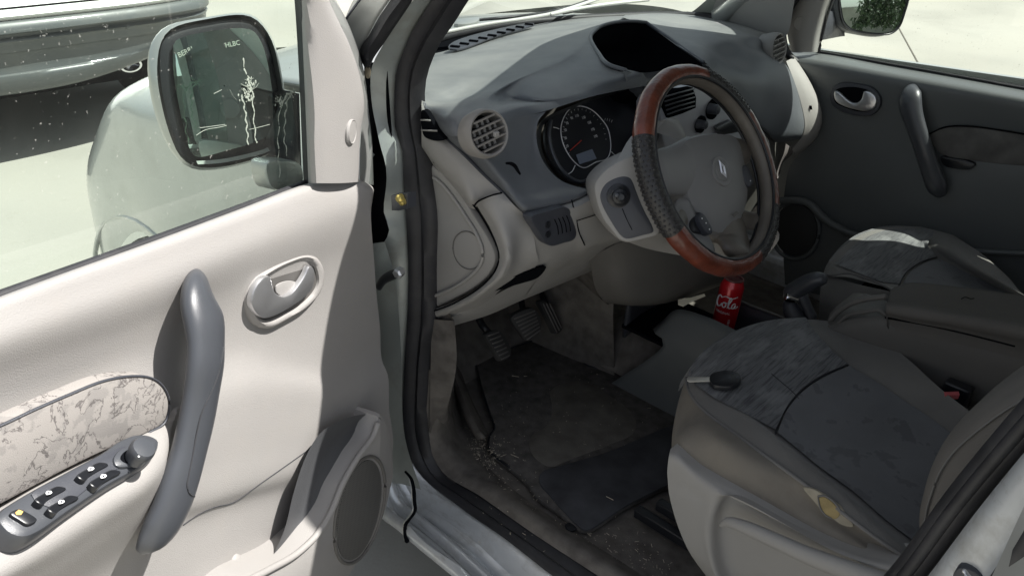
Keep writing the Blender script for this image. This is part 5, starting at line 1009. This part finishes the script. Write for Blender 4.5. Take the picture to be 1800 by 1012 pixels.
pedal('right-hand pedal, the narrow curved accelerator', [(949, 530), (958, 528), (972, 545), (984, 562), (989, 578), (978, 587), (968, 570), (958, 550)], .47, [(962, 540), (955, 525), (950, 505)], 'accelerator_pedal', 3, [(955, 534), (979, 584), (966, 533), (987, 576)])

# ================================================================== floor things
t = CAR
loft('kick_panel', [[P(758, 560, 'X', -.70), P(800, 562, 'X', -.69), (-.68, .66, .80)], [P(757, 640, 'X', -.70), P(805, 640, 'X', -.68), (-.66, .66, .55)], [P(755, 760, 'X', -.70), P(800, 745, 'Z', .39), (-.50, .62, .385)]], CARP, t, nu=14, nv=6)
loft('carpet_ramp', [R('X', -.70, (754, 650), (752, 770), (775, 826), (845, 872), (930, 932), (1040, 1004), (1130, 1062)), [p+np.array([.02, 0, -.012]) for p in R('X', -.70, (762, 650), (760, 765), (790, 818), (860, 865), (950, 925), (1060, 996), (1150, 1050))], R('Z', .372, (800, 650), (812, 740), (840, 800), (890, 850), (980, 915), (1090, 985), (1180, 1045))], CARP, t, nu=40, nv=5)
lp = loft('heater_duct_cover', [R('Z', .41, (778, 622), (800, 690), (822, 745), (838, 772)), R('Z', .425, (788, 622), (812, 690), (834, 742), (850, 768)), R('Z', .385, (800, 622), (824, 690), (846, 738), (858, 762))], CHAR if False else CARP, t, nu=16, nv=4, thick=.01)
FM = thing('floor_mat', 'dark grey carpet mat lying in the driver footwell with worn heel patch', 'floor mat', P(1000, 760, 'Z', .37)); t = FM
mo = [(837, 633), (842, 624), (872, 621), (910, 608), (980, 589), (996, 602), (1011, 618), (1022, 634), (1034, 643), (1068, 650), (1092, 645), (1130, 668), (1182, 704), (1225, 740), (1230, 830), (1176, 852), (1100, 890), (1029, 932), (1012, 924), (980, 898), (944, 873), (926, 848), (895, 820), (866, 798), (859, 785), (860, 768), (869, 752), (862, 730), (850, 694), (841, 660)]
mt = prism('mat_pile', R('Z', .385, *mo), (0, 0, -.009), MATF, t, n=140, bevel=.003)
tube('mat_binding', R('Z', .384, *(mo[22:]+mo[:13])), .0032, BLACK, t, n=120, segs=8)
prism('heel_patch', R('Z', .3868, (967, 688), (978, 678), (997, 671), (1022, 670), (1050, 678), (1072, 695), (1098, 712), (1118, 738), (1112, 762), (1080, 778), (1030, 796), (990, 812), (971, 820), (950, 812), (936, 798), (930, 780), (938, 762), (958, 750), (968, 735), (970, 710)), (0, 0, -.002), HEEL, t, n=90, bevel=.001)
prism('mat_flap', R('Z', .390, (948, 834), (956, 826), (990, 816), (1060, 796), (1110, 776), (1176, 748), (1222, 735), (1226, 826), (1176, 850), (1100, 888), (1030, 930), (1016, 922), (990, 896), (962, 864), (950, 850)), (0, 0, -.004), FLAP, t, n=110, bevel=.002)
lathe('mat_fixing', P(1003, 927, 'Z', .378), Z_, [(.012, 0), (.012, .004), (.005, .006)], BLACK, t, segs=16)
# crumbs and straw
parts = []
def crumb(x, y, s):
    c = P(x, y, 'Z', .387 if 860 < x < 1200 and y < 900 else .376); a = random.uniform(0, PI); l = s*random.choice([1, 1, 1, 1, 2, 4]); parts.append(tubeVF([c-np.array([math.cos(a), math.sin(a), 0])*l, c+np.array([math.cos(a), math.sin(a), .1])*l], s*.55, 4, (0, 0, 1)))
for _ in range(260): crumb(random.gauss(850, 20), random.gauss(795, 20), random.uniform(.0006, .0013))
for _ in range(330):
    x = random.uniform(820, 1180); crumb(x, 800+(x-840)*.62+random.gauss(22, 38), random.uniform(.0005, .0011))
for _ in range(90): crumb(random.uniform(880, 1170), random.uniform(650, 800), random.uniform(.0005, .0011))
for _ in range(40): crumb(random.gauss(985, 30), random.gauss(925, 15), random.uniform(.0005, .0012))
for a_1, b_1 in (((898, 798), (912, 804)), ((880, 802), (890, 798)), ((1066, 872), (1078, 878)), ((900, 660), (912, 662))): parts.append(tubeVF([P(*a_1, 'Z', .392), P(*b_1, 'Z', .392)], .0008, 4, Z_))
V, F = merge(parts); o = obj('floor_crumbs', V, F, CRUMB, None, kind='stuff'); o['label'] = 'pale crumbs and straw bits scattered over the driver carpet'; o['category'] = 'crumbs'

# ================================================================== seats
def seatback(t, y0, x0, wd, top, m1, m2):
    ym = lambda z: y0-.10*(z-.72)/.6
    rows_ = []
    for z, hw, th_ in ((.66, .20, .07), (.80, .235, .08), (1.0, .24, .075), (1.18, .225, .06), (top, .17, .05), (top+.02, .10, .03)):
        y = y0-.22*(z-.66); rows_.append([(x0-hw, y-.06, z), (x0-hw*.98, y+.02, z), (x0-hw*.78, y+.045, z), (x0, y, z), (x0+hw*.78, y+.045, z), (x0+hw*.98, y+.02, z), (x0+hw, y-.06, z), (x0+hw*.6, y-.11, z), (x0, y-.12, z), (x0-hw*.6, y-.11, z)])
    b_ = loft('backrest', rows_, m1, t, nu=50, nv=5, closed_u=True)
    y = y0-.22*(top-.66)
    hd = lathe('headrest', (x0, y-.07, top+.14), (0, -1, .15), [(.02, -.055), (.09, -.05), (.115, -.02), (.115, .02), (.09, .05), (.02, .055)], m1, t, segs=32, sx=1.15)
    for s_ in (-1, 1): tube('headrest_post', [(x0+s_*.05, y-.07, top-.02), (x0+s_*.05, y-.07, top+.06)], .006, SATIN, t, segs=8)
DS = thing('driver_seat', 'driver seat in dark fabric with worn beige side and small tear', 'car seat', (-.37, -.3, .38)); t = DS
# cushion top. columns: inner far edge -> near piping ; rows front -> back
ZT = .72
front = [P(1480, 568, 'Z', .70), P(1415, 561, 'Z', .712), P(1350, 567, 'Z', .715), P(1290, 586, 'Z', .712), P(1240, 617, 'Z', .706), P(1212, 652, 'Z', .70), P(1208, 668, 'Z', .695)]
CU = [[p+np.array([0, .015, -.035]) for p in front], front,
      [P(1530, 585, 'Z', .715), P(1430, 584, 'Z', .725), P(1372, 600, 'Z', .73), P(1312, 622, 'Z', .728), P(1262, 652, 'Z', .722), P(1228, 684, 'Z', .715), P(1210, 690, 'Z', .70)],
      [P(1560, 603, 'Z', .725), P(1450, 606, 'Z', .722), P(1396, 630, 'Z', .728), P(1340, 656, 'Z', .726), P(1292, 688, 'Z', .722), P(1258, 706, 'Z', .715), P(1234, 718, 'Z', .71)],
      [P(1600, 634, 'Z', .735), P(1468, 626, 'Z', .715), P(1420, 652, 'Z', .716), P(1370, 684, 'Z', .715), P(1330, 722, 'Z', .712), P(1292, 722, 'Z', .72), P(1262, 740, 'Z', .712)],
      [P(1630, 662, 'Z', .74), P(1490, 644, 'Z', .708), P(1445, 664, 'Z', .702), P(1400, 694, 'Z', .700), P(1362, 762, 'Z', .704), P(1330, 744, 'Z', .726), P(1294, 762, 'Z', .714)],
      [P(1655, 684, 'Z', .742), P(1530, 668, 'Z', .705), P(1490, 690, 'Z', .695), P(1446, 726, 'Z', .692), P(1396, 788, 'Z', .70), P(1375, 780, 'Z', .73), P(1340, 796, 'Z', .716)],
      [P(1680, 704, 'Z', .742), P(1580, 702, 'Z', .700), P(1545, 726, 'Z', .688), P(1500, 770, 'Z', .685), P(1440, 824, 'Z', .698), P(1432, 826, 'Z', .73), P(1404, 842, 'Z', .718)],
      [P(1712, 728, 'Z', .742), P(1640, 742, 'Z', .695), P(1600, 772, 'Z', .68), P(1555, 820, 'Z', .678), P(1500, 868, 'Z', .693), P(1490, 876, 'Z', .725), P(1466, 888, 'Z', .715)],
      [P(1745, 752, 'Z', .735), P(1690, 782, 'Z', .69), P(1650, 826, 'Z', .675), P(1606, 880, 'Z', .674), P(1560, 920, 'Z', .688), P(1550, 930, 'Z', .715), P(1530, 938, 'Z', .71)],
      [P(1780, 790, 'Z', .72), P(1740, 830, 'Z', .68), P(1700, 880, 'Z', .67), P(1660, 930, 'Z', .67), P(1620, 965, 'Z', .68), P(1605, 975, 'Z', .70), P(1592, 980, 'Z', .70)]]
loft('cushion', CU, FAB, t, nu=60, nv=7, sharp=0)
def panel_on(name, rows_, m_, par, lift=.003, **k):
    V_ = [[p+np.array([0, 0, lift]) for p in r] for r in rows_]; return loft(name, V_, m_, par, sharp=0, **k)
# ribbed front panel and centre panel are separate cloths sewn on
sl = lambda r, a, b: r[a:b]
panel_on('ribbed_front_panel', [sl(CU[1], 1, 7), sl(CU[2], 1, 6)+[P(1228, 684, 'Z', .716)], sl(CU[3], 1, 6)+[P(1260, 706, 'Z', .716)], sl(CU[4], 1, 5)+[P(1300, 726, 'Z', .716)], [P(1489, 643, 'Z', .7085), P(1445, 662, 'Z', .7055), P(1412, 684, 'Z', .704), P(1386, 712, 'Z', .704), P(1362, 758, 'Z', .706)]], FABS, t, lift=.0055, nu=40, nv=6)
panel_on('centre_panel', [[P(1492, 646, 'Z', .706), P(1448, 666, 'Z', .704), P(1412, 690, 'Z', .704), P(1384, 722, 'Z', .704), P(1366, 763, 'Z', .706)], sl(CU[6], 1, 5), sl(CU[7], 1, 5), sl(CU[8], 1, 5), sl(CU[9], 1, 5), sl(CU[10], 1, 5)], FABC, t, lift=.005, nu=40, nv=6)
pip = [(1206, 664), (1208, 678), (1216, 696), (1234, 718), (1262, 741), (1294, 763), (1340, 797), (1404, 843), (1466, 889), (1530, 938), (1592, 980)]
tube('piping', [P(x, y, 'Z', z) for (x, y), z in zip(pip, (.697, .698, .702, .708, .712, .714, .716, .718, .715, .71, .70))], .0032, THREAD, t, n=60, segs=8)
tube('panel_seam', [p+np.array([0, 0, .003]) for p in (P(1490, 643, 'Z', .708), P(1446, 663, 'Z', .704), P(1412, 686, 'Z', .703), P(1384, 716, 'Z', .703), P(1370, 740, 'Z', .704), P(1363, 764, 'Z', .705))], .0017, SEAM, t, n=30, segs=6)
tube('panel_seam', [p+np.array([0, 0, .001]) for p in (CU[1][1], CU[2][1], CU[3][1], CU[4][1], CU[5][1], CU[6][1], CU[7][1], CU[8][1])], .0012, SEAM, t, n=40, segs=6)
tube('panel_seam', R('Z', .729, (1300, 620), (1335, 640), (1365, 664), (1395, 690), (1404, 700)), .0008, SEAM, t, n=16, segs=5)
# beige side cloth
SD = [[P(x, y, 'Z', z) for (x, y), z in zip(pip, (.696, .697, .701, .707, .711, .713, .715, .717, .714, .709, .699))],
      R('X', -.58, (1194, 700, 'Z', .66), (1196, 715, 'Z', .67), (1210, 730, 'Z', .68), (1230, 748, 'X', -.56), (1262, 772), (1298, 796), (1345, 828), (1404, 870), (1464, 910), (1528, 952), (1588, 992)),
      R('X', -.60, (1182, 760, 'Z', .62), (1186, 764, 'Z', .63), (1196, 776, 'X', -.595), (1222, 796), (1258, 822), (1296, 846), (1344, 874), (1400, 906), (1458, 936), (1524, 968), (1584, 1000)),
      R('X', -.60, (1180, 800, 'Z', .58), (1184, 804, 'Z', .59), (1194, 812), (1222, 832), (1258, 856), (1296, 878), (1344, 904), (1400, 932), (1458, 960), (1524, 990), (1584, 1012))]
loft('side_cloth', SD, FABB, t, nu=50, nv=6, sharp=0)
# moulded plastic base with the recess and height lever
PB = [R('X', -.612, (1179, 788), (1190, 790), (1230, 822), (1290, 858), (1340, 886), (1400, 920), (1450, 946), (1520, 974), (1600, 990)),
      R('X', -.628, (1176, 800), (1192, 806), (1228, 838), (1284, 872), (1336, 898), (1396, 930), (1448, 956), (1518, 984), (1600, 1002)),
      R('X', -.632, (1173, 828), (1196, 834), (1232, 856), (1262, 868), (1285, 872), (1390, 928), (1446, 958), (1516, 990), (1600, 1012)),
      R('X', -.632, (1174, 845), (1198, 852), (1232, 874), (1256, 884), (1276, 880), (1388, 936), (1446, 966), (1516, 998), (1600, 1020)),
      R('X', -.634, (1175, 860), (1200, 870), (1230, 893), (1252, 900), (1264, 898), (1380, 952), (1440, 982), (1512, 1014), (1600, 1044)),
      R('X', -.634, (1180, 885), (1205, 900), (1228, 922), (1247, 935), (1256, 935), (1370, 984), (1434, 1010), (1508, 1038), (1600, 1068)),
      R('X', -.632, (1192, 925), (1216, 940), (1236, 960), (1250, 975), (1258, 978), (1360, 1015), (1430, 1040), (1505, 1065), (1600, 1090)),
      R('X', -.625, (1212, 970), (1232, 985), (1250, 1002), (1262, 1015), (1270, 1022), (1350, 1055), (1425, 1080), (1500, 1100), (1600, 1120)),
      R('X', -.60, (1240, 1010), (1258, 1030), (1280, 1045), (1295, 1060), (1310, 1075), (1360, 1095), (1425, 1120), (1500, 1140), (1600, 1160))]
def recess(j, i, p):
    return p
PB2 = []
for j, r in enumerate(PB):
    q = []
    for i, p in enumerate(r):
        if j >= 3 and i >= 4: p = p+np.array([.030, 0, 0])
        q.append(p)
    PB2.append(q)
loft('plastic_base', PB2, BEIGED, t, nu=70, nv=6, back=(.05, 0, 0), sharp=60)
ptube('height_lever', [(1266, 923, 3), (1280, 917, 9), (1310, 926, 13), (1360, 948, 15), (1420, 975, 17), (1500, 1005, 20), (1570, 1030, 22)], 'X', -.640, BEIGED, t, n=30, flat=.8, segs=16)
# the tear: netting and foam showing
tp = [(1412, 857), (1426, 858), (1446, 868), (1466, 882), (1482, 896), (1500, 925), (1480, 922), (1460, 908), (1444, 896), (1430, 880)]
planeN('H', P(1455, 890, 'X', -.583), (-.93, .0, .36))
tr_ = prism('torn_cloth', R('H', .005, *tp), np.array([.006, 0, -.002]), MESHB, t, n=50, bevel=.001)
prism('foam_patch', R('H', .0062, (1440, 874), (1448, 873), (1460, 880), (1470, 890), (1476, 902), (1470, 911), (1460, 910), (1448, 900), (1441, 886)), (.003, 0, 0), FOAM, tr_, n=36, bevel=.001)
tube('frayed_edge', R('H', .007, (1438, 872), (1450, 871), (1464, 880), (1474, 892), (1480, 902), (1494, 911)), .0016, THREAD, tr_, n=20, segs=6)
tube('frayed_edge', R('H', .007, (1438, 874), (1441, 890), (1449, 903), (1462, 911)), .0012, THREAD, tr_, n=20, segs=6)
# backrest: outer bolster with a stitched edge
BB = [R('X', -.565, (1812, 668), (1800, 676), (1741, 712), (1696, 747), (1661, 783), (1638, 823), (1625, 863), (1616, 904), (1617, 930), (1624, 948)),
      R('X', -.590, (1818, 682), (1804, 694), (1748, 730), (1706, 764), (1674, 797), (1650, 836), (1636, 874), (1627, 908), (1626, 930), (1634, 946)),
      R('X', -.600, (1850, 720), (1830, 740), (1780, 770), (1740, 800), (1704, 830), (1680, 860), (1662, 890), (1648, 915), (1644, 934), (1648, 946)),
      R('X', -.60, (1900, 780), (1880, 790), (1830, 820), (1790, 850), (1750, 880), (1720, 905), (1700, 925), (1680, 940), (1670, 948), (1666, 956))]
loft('backrest_bolster', [[p+np.array([.12, .0, -.0]) for p in BB[0]], [p+np.array([.03, .004, .004]) for p in BB[0]]]+BB, FABG, t, nu=40, nv=6, sharp=0)
tube('bolster_stitching', R('X', -.594, (1815, 690), (1800, 700), (1748, 734), (1700, 772), (1676, 795), (1652, 830), (1637, 868), (1628, 900), (1625, 925)), .0016, THREAD, t, n=50, segs=6)
seatback(t, -.62, -.35, .2, 1.28, FAB, FAB)
# rails
for i, (dx, dz) in enumerate(((0, 0), (.03, .02))):
    a, b = P(1136, 912, 'Z', .40), P(1215, 962, 'Z', .40); d = (b-a)/np.linalg.norm(b-a)
    a = np.array([-.515+dx, -.05-dx, .40+dz]); box('seat_rail', a+np.array([0, -.20, 0]), (.022, .42, .022), BLACK, t, b=.003)
# ---- passenger seat
PS = thing('passenger_seat', 'dark passenger seat on the far side, its front edge in sun', 'car seat', (.37, -.3, .38)); t = PS
PC = [[P(1447, 500, 'Z', .66), P(1455, 480, 'Z', .66), P(1480, 452, 'Z', .66), P(1512, 430, 'Z', .66), P(1560, 418, 'Z', .66), P(1620, 420, 'Z', .66), P(1670, 430, 'Z', .66)],
      [P(1447, 482, 'Z', .69), P(1456, 460, 'Z', .70), P(1483, 430, 'Z', .71), P(1512, 411, 'Z', .712), P(1558, 399, 'Z', .712), P(1618, 400, 'Z', .708), P(1667, 411, 'Z', .70)],
      [P(1460, 486, 'Z', .70), P(1478, 470, 'Z', .712), P(1506, 446, 'Z', .722), P(1540, 424, 'Z', .726), P(1585, 410, 'Z', .724), P(1640, 408, 'Z', .722), P(1704, 431, 'Z', .71)],
      [P(1490, 487, 'Z', .715), P(1510, 482, 'Z', .72), P(1535, 462, 'Z', .724), P(1566, 440, 'Z', .726), P(1612, 418, 'Z', .722), P(1665, 428, 'Z', .73), P(1728, 448, 'Z', .715)],
      [P(1525, 496, 'Z', .72), P(1545, 496, 'Z', .71), P(1565, 478, 'Z', .708), P(1595, 458, 'Z', .708), P(1636, 440, 'Z', .71), P(1690, 450, 'Z', .735), P(1755, 471, 'Z', .715)],
      [P(1566, 508, 'Z', .725), P(1585, 504, 'Z', .70), P(1602, 476, 'Z', .695), P(1626, 462, 'Z', .695), P(1660, 458, 'Z', .70), P(1715, 470, 'Z', .735), P(1775, 490, 'Z', .715)],
      [P(1640, 540, 'Z', .725), P(1660, 530, 'Z', .69), P(1690, 510, 'Z', .685), P(1710, 500, 'Z', .685), P(1735, 498, 'Z', .69), P(1775, 505, 'Z', .73), P(1800, 518, 'Z', .715)],
      [P(1740, 575, 'Z', .72), P(1760, 570, 'Z', .69), P(1790, 560, 'Z', .68), P(1820, 555, 'Z', .68), P(1840, 550, 'Z', .69), P(1860, 548, 'Z', .72), P(1870, 560, 'Z', .71)]]
loft('cushion', PC, FAB, t, nu=50, nv=6, sharp=0)
panel_on('ribbed_front_panel', [PC[1][1:6], PC[2][1:6], PC[3][1:5]+[P(1630, 434, 'Z', .722)], PC[4][1:5], [P(1580, 500, 'Z', .7005), P(1592, 480, 'Z', .6985), P(1608, 467, 'Z', .698), P(1626, 458, 'Z', .700), P(1645, 452, 'Z', .703)]], FABS, t, lift=.003, nu=34, nv=5)
panel_on('centre_panel', [[P(1586, 502, 'Z', .697), P(1598, 482, 'Z', .695), P(1612, 471, 'Z', .695), P(1630, 461, 'Z', .696), P(1650, 456, 'Z', .70)], PC[6][1:5], PC[7][1:5]], FABC, t, lift=.003, nu=30, nv=6)
tube('panel_seam', [P(1580, 501, 'Z', .703), P(1592, 480, 'Z', .702), P(1608, 467, 'Z', .702), P(1626, 458, 'Z', .703), P(1647, 452, 'Z', .706)], .0016, SEAM, t, n=20, segs=6)
tube('piping', R('Z', .715, (1449, 482, 'Z', .695), (1462, 484, 'Z', .703), (1490, 481), (1520, 488, 'Z', .722), (1545, 498, 'Z', .724), (1568, 510, 'Z', .726)), .0025, THREAD, t, n=24, segs=6)
loft('side_cloth', [[P(1447, 482, 'Z', .69), P(1475, 490, 'Z', .70), P(1510, 500, 'Z', .71), P(1566, 512, 'Z', .72)], R('X', .17, (1441, 520), (1470, 530), (1510, 540), (1566, 560)), R('X', .17, (1438, 600), (1470, 620), (1510, 640), (1566, 660))], FAB, t, nu=20, nv=5, sharp=0)
seatback(t, -.62, .37, .2, 1.28, FAB, FAB)
box('seat_base', (.40, -.30, .52), (.42, .42, .26), DEEP, t, b=.03)
box('seat_base', (-.34, -.38, .50), (.40, .40, .24), DEEP, DS, b=.03)

# ================================================================== centre console, armrest, handbrake
CC = thing('centre_console', 'dark floor console with open tray between the seats', 'console', (0, -.1, .37)); t = CC
loft('tray_near_wall', [[P(1150, 580, 'X', -.14), P(1168, 564, 'X', -.13), P(1190, 545, 'X', -.12), P(1240, 556, 'X', -.12), P(1290, 580, 'X', -.12), P(1340, 612, 'X', -.12)],
     [P(1152, 586, 'X', -.15), P(1180, 580, 'X', -.145), P(1215, 580, 'X', -.14), P(1250, 590, 'X', -.14), P(1290, 605, 'X', -.14), P(1340, 630, 'X', -.14)],
     [P(1170, 600, 'X', -.155), P(1200, 618, 'X', -.155), P(1230, 640, 'X', -.155), P(1260, 660, 'X', -.15), P(1300, 690, 'X', -.15), P(1350, 720, 'X', -.15)],
     [(-.16, .30, .365), (-.16, .20, .365), (-.16, .1, .365), (-.16, 0, .365), (-.16, -.15, .365), (-.16, -.3, .365)]], DDOOR, t, nu=30, nv=5, thick=.006)
box('tray_floor', (-.01, .08, .53), (.22, .45, .01), DEEP, t)
loft('tray_far_wall', [[P(1296, 528, 'X', .07), P(1330, 542, 'X', .07), P(1378, 560, 'X', .07), P(1420, 580, 'X', .07)], [p+np.array([.0, 0, -.16]) for p in (P(1296, 528, 'X', .07), P(1330, 542, 'X', .07), P(1378, 560, 'X', .07), P(1420, 580, 'X', .07))]], CHAR, t, nu=16, nv=4, thick=.01)
tube('tray_rim', R('X', .068, (1296, 527), (1330, 541), (1378, 559), (1420, 580)), .003, BEIGEP, t, n=16, segs=8)
loft('tray_end', [[(-.12, .30, .62), (-.02, .31, .66), (.07, .30, .66)], [(-.12, .30, .50), (-.02, .31, .50), (.07, .30, .50)]], CHAR, t, nu=10, nv=3, thick=.008)
loft('tunnel', [[(-.14, .34, .40), (-.05, .36, .50), (.08, .36, .50), (.15, .36, .40)], [(-.14, -.2, .40), (-.05, -.2, .52), (.08, -.2, .52), (.15, -.2, .40)], [(-.14, -.9, .40), (-.05, -.9, .52), (.08, -.9, .52), (.15, -.9, .40)]], CARP, t, nu=16, nv=4)
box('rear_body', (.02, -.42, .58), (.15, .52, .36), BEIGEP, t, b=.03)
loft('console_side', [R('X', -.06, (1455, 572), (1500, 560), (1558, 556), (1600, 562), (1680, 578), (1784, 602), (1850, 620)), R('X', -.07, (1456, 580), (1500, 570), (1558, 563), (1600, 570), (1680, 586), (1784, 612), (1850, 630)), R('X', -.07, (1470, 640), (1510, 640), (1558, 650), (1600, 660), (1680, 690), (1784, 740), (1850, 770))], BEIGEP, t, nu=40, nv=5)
tube('console_ridge', R('X', -.062, (1460, 562), (1472, 548), (1495, 534), (1520, 526), (1556, 521)), .006, BEIGEP, t, n=24, segs=8)
tube('console_ridge', R('X', -.058, (1470, 570), (1490, 554), (1520, 548), (1545, 545), (1558, 553)), .005, BEIGEP, t, n=24, segs=8)
tube('lid_gap', R('X', -.074, (1556, 558), (1600, 566), (1680, 582), (1784, 608)), .002, DEEP, t, n=24, segs=6)
AR = thing('armrest', 'grey padded armrest lid between the two seats', 'armrest', P(1650, 560, 'Z', .74)); t = AR
AT = [[P(1572, 504, 'Z', .795), P(1603, 497, 'Z', .80), P(1700, 506, 'Z', .80), P(1800, 519, 'Z', .80), P(1880, 530, 'Z', .80)],
      [P(1564, 512, 'Z', .795), P(1600, 503, 'Z', .808), P(1700, 512, 'Z', .808), P(1800, 526, 'Z', .808), P(1880, 538, 'Z', .808)],
      [P(1560, 530, 'Z', .795), P(1598, 528, 'Z', .81), P(1690, 540, 'Z', .81), P(1790, 556, 'Z', .81), P(1870, 570, 'Z', .81)],
      [P(1557, 536, 'X', -.075), P(1596, 542, 'X', -.085), P(1684, 556, 'X', -.085), P(1786, 574, 'X', -.085), P(1866, 590, 'X', -.085)],
      [P(1557, 548, 'X', -.08), P(1592, 556, 'X', -.088), P(1680, 570, 'X', -.088), P(1784, 592, 'X', -.088), P(1864, 610, 'X', -.088)],
      [P(1562, 554, 'X', -.072), P(1594, 562, 'X', -.075), P(1680, 577, 'X', -.075), P(1784, 600, 'X', -.075), P(1862, 618, 'X', -.075)]]
loft('padded_lid', AT, FABG, t, nu=50, nv=6, sharp=0, back=(.0, -.01, -.03))
tube('lid_mark', R('Z', .8125, (1690, 525), (1698, 522), (1706, 525), (1712, 524)), .001, DEEP, t, n=10, segs=5)
HBK = thing('handbrake', 'black handbrake lever with chrome button in front of the armrest', 'handbrake', P(1400, 570, 'X', .04)); t = HBK
gp = ptube('grip', [(1384, 521, 9), (1390, 516, 15), (1405, 506, 16), (1424, 496, 16), (1438, 491, 14), (1447, 490, 11)], 'X', .045, PANELG, t, n=30, segs=20, round_=True)
lathe('release_button', P(1386, 523, 'X', .026), (-.55, .62, .25), [(.0105, -.02), (.0105, .004), (.0085, .008), (.002, .009)], CHROME, gp, segs=24)
ptube('lever_shaft', [(1387, 532, 12), (1392, 545, 16), (1400, 560, 18), (1408, 580, 20)], 'X', .045, CHAR, t, n=16, segs=16)
ptube('gaiter_slope', [(1410, 520, 10), (1418, 538, 9), (1428, 558, 9)], 'X', .05, CHAR, t, n=10)
# ================================================================== small things
c0 = P(1272, 560, 'X', -.005); rC = .0285
cz0 = .535; ctop = P(1286, 500, 'X', -.005)[2]
axc = np.array([.06, -.01, 1.]); axc /= np.linalg.norm(axc); c0 = np.array([c0[0], c0[1], cz0]); Hc = (ctop-cz0)+.012
CN = thing('soda_can', 'slim red soft drink can with white script standing in the console tray', 'can', c0); t = CN
lathe('can_body', c0, axc, [(.020, 0), (rC-.003, .004), (rC, .012), (rC, Hc-.020), (rC-.0015, Hc-.015), (.0225, Hc-.002)], CANR, t, segs=48)
tp_ = lathe('can_top', c0, axc, [(.0225, Hc-.002), (.0235, Hc), (.0235, Hc+.002), (.0215, Hc+.002), (.021, Hc-.002), (.004, Hc-.002)], LID, t, segs=40)
vdir = CP-c0; vdir[2] = 0; vdir /= np.linalg.norm(vdir); sdir = np.cross(Z_, vdir)
def wrapc(h0, off_=0):
    def f(q):
        a = q[0]/rC+off_; rr = rC+.0006+q[2]; return c0+axc*(h0+q[1])+(vdir*math.cos(a)+sdir*math.sin(a))*rr
    return f
text('can_lettering', 'ORIGINAL', .0085, None, X_, Y_, MARK, t, th=.0001, mapf=wrapc(Hc-.080, -.35))
# script word drawn as strokes
def stroke(pts, wd, h0, off_): return tubeVF([wrapc(h0, off_)(np.array([x*.001, y*.001, 0])) for x, y in [tuple(p) for p in crs([(a, b) for a, b in pts], 24)]], wd, 6, vdir, .4)
gl = [([(-14, 11), (-19, 13), (-23, 6), (-23, -3), (-19, -7), (-14, -4), (-12, 1)], [.0014, .002, .0014]),
      ([(-9, 4), (-11, 0), (-9, -5), (-6, -4), (-5, 1), (-7, 4), (-9, 3), (-6, 3), (-3, 4)], [.0009, .0014, .0008]),
      ([(-2, -5), (0, 3), (3, 12), (1, 14), (-1, 9), (-1, 0), (1, -5), (4, -4)], [.0009, .0015, .0009]),
      ([(11, 3), (8, 4), (5, 0), (6, -5), (9, -4), (11, 2), (10, -4), (13, -5), (16, -2)], [.0009, .0014, .0008]),
      ([(-14, 11), (-8, 15), (2, 13), (12, 16)], [.0006, .0012, .0006])]
V, F = merge([stroke([(a_*1.45+2, b_*1.45) for a_, b_ in p_], [q*1.3 for q in w_], Hc-.058, .0) for p_, w_ in gl]); obj('script_word', V, F, MARK, t, sharp=0, label='white script letters Cola')
for i in range(3): text('can_lettering', ['NUTRITION', 'ZERO WASTE', '330 ml'][i] if False else '|||||||', .006, None, X_, Y_, MARK, t, th=.0001, mapf=(lambda i: (lambda q: wrapc(Hc-.100-.008*i, .35)(np.array([-q[1], q[0]*.9, q[2]]))))(i))
# pale card added by the tray: its colour stands in for a sunlit patch
PC_ = prism('sun_patch_card', R('Z', .685, (1192, 526), (1214, 523), (1238, 516), (1240, 520), (1218, 529), (1201, 538), (1192, 535)), (0, 0, -.001), SUNPATCH, None, n=0, bevel=0, smooth=False)
PC_['label'] = 'cream card standing in for a sunlit patch at the front of the console tray'; PC_['category'] = 'card'
# buckle
SB = thing('seat_belt_buckle', 'black belt buckle with a red button beside the driver cushion', 'buckle', P(1680, 700, 'Z', .72)); t = SB
a, b = P(1660, 690, 'Z', .735), P(1684, 696, 'Z', .725)
box('buckle_case', P(1678, 700, 'Z', .70), (.030, .05, .07), BLACK, t, b=.005); prism('release_button', R('Z', .742, (1659, 688), (1685, 687), (1687, 693), (1662, 694)), (0, 0, -.01), PINK, t, n=0, bevel=.001)
# car key on the seat
KY = thing('car_key', 'car key with black remote fob lying on the driver seat front', 'key', P(1255, 668, 'Z', .73)); t = KY
planeN('V', P(1270, 664, 'Z', .737), (-.10, .12, 1.)); VN = PL['V'][0]
prism('key_blade', R('V', .001, (1207, 664), (1210, 662), (1250, 662), (1250, 669), (1212, 670), (1208, 668)), -VN*.002, BLADE, t, n=0, bevel=.0004)
fb = prism('key_fob', R('V', .004, (1247, 662), (1252, 655), (1275, 650), (1296, 653), (1303, 661), (1299, 671), (1285, 678), (1265, 678), (1252, 674)), -VN*.010, BLACK, t, n=50, bevel=.003)
for x, y in ((1288, 656), (1283, 664), (1297, 663)): lathe('fob_button', P(x, y, 'V', .004), VN, [(.0035, 0), (.0033, .0008), (.001, .001)], CHAR, fb, segs=16)
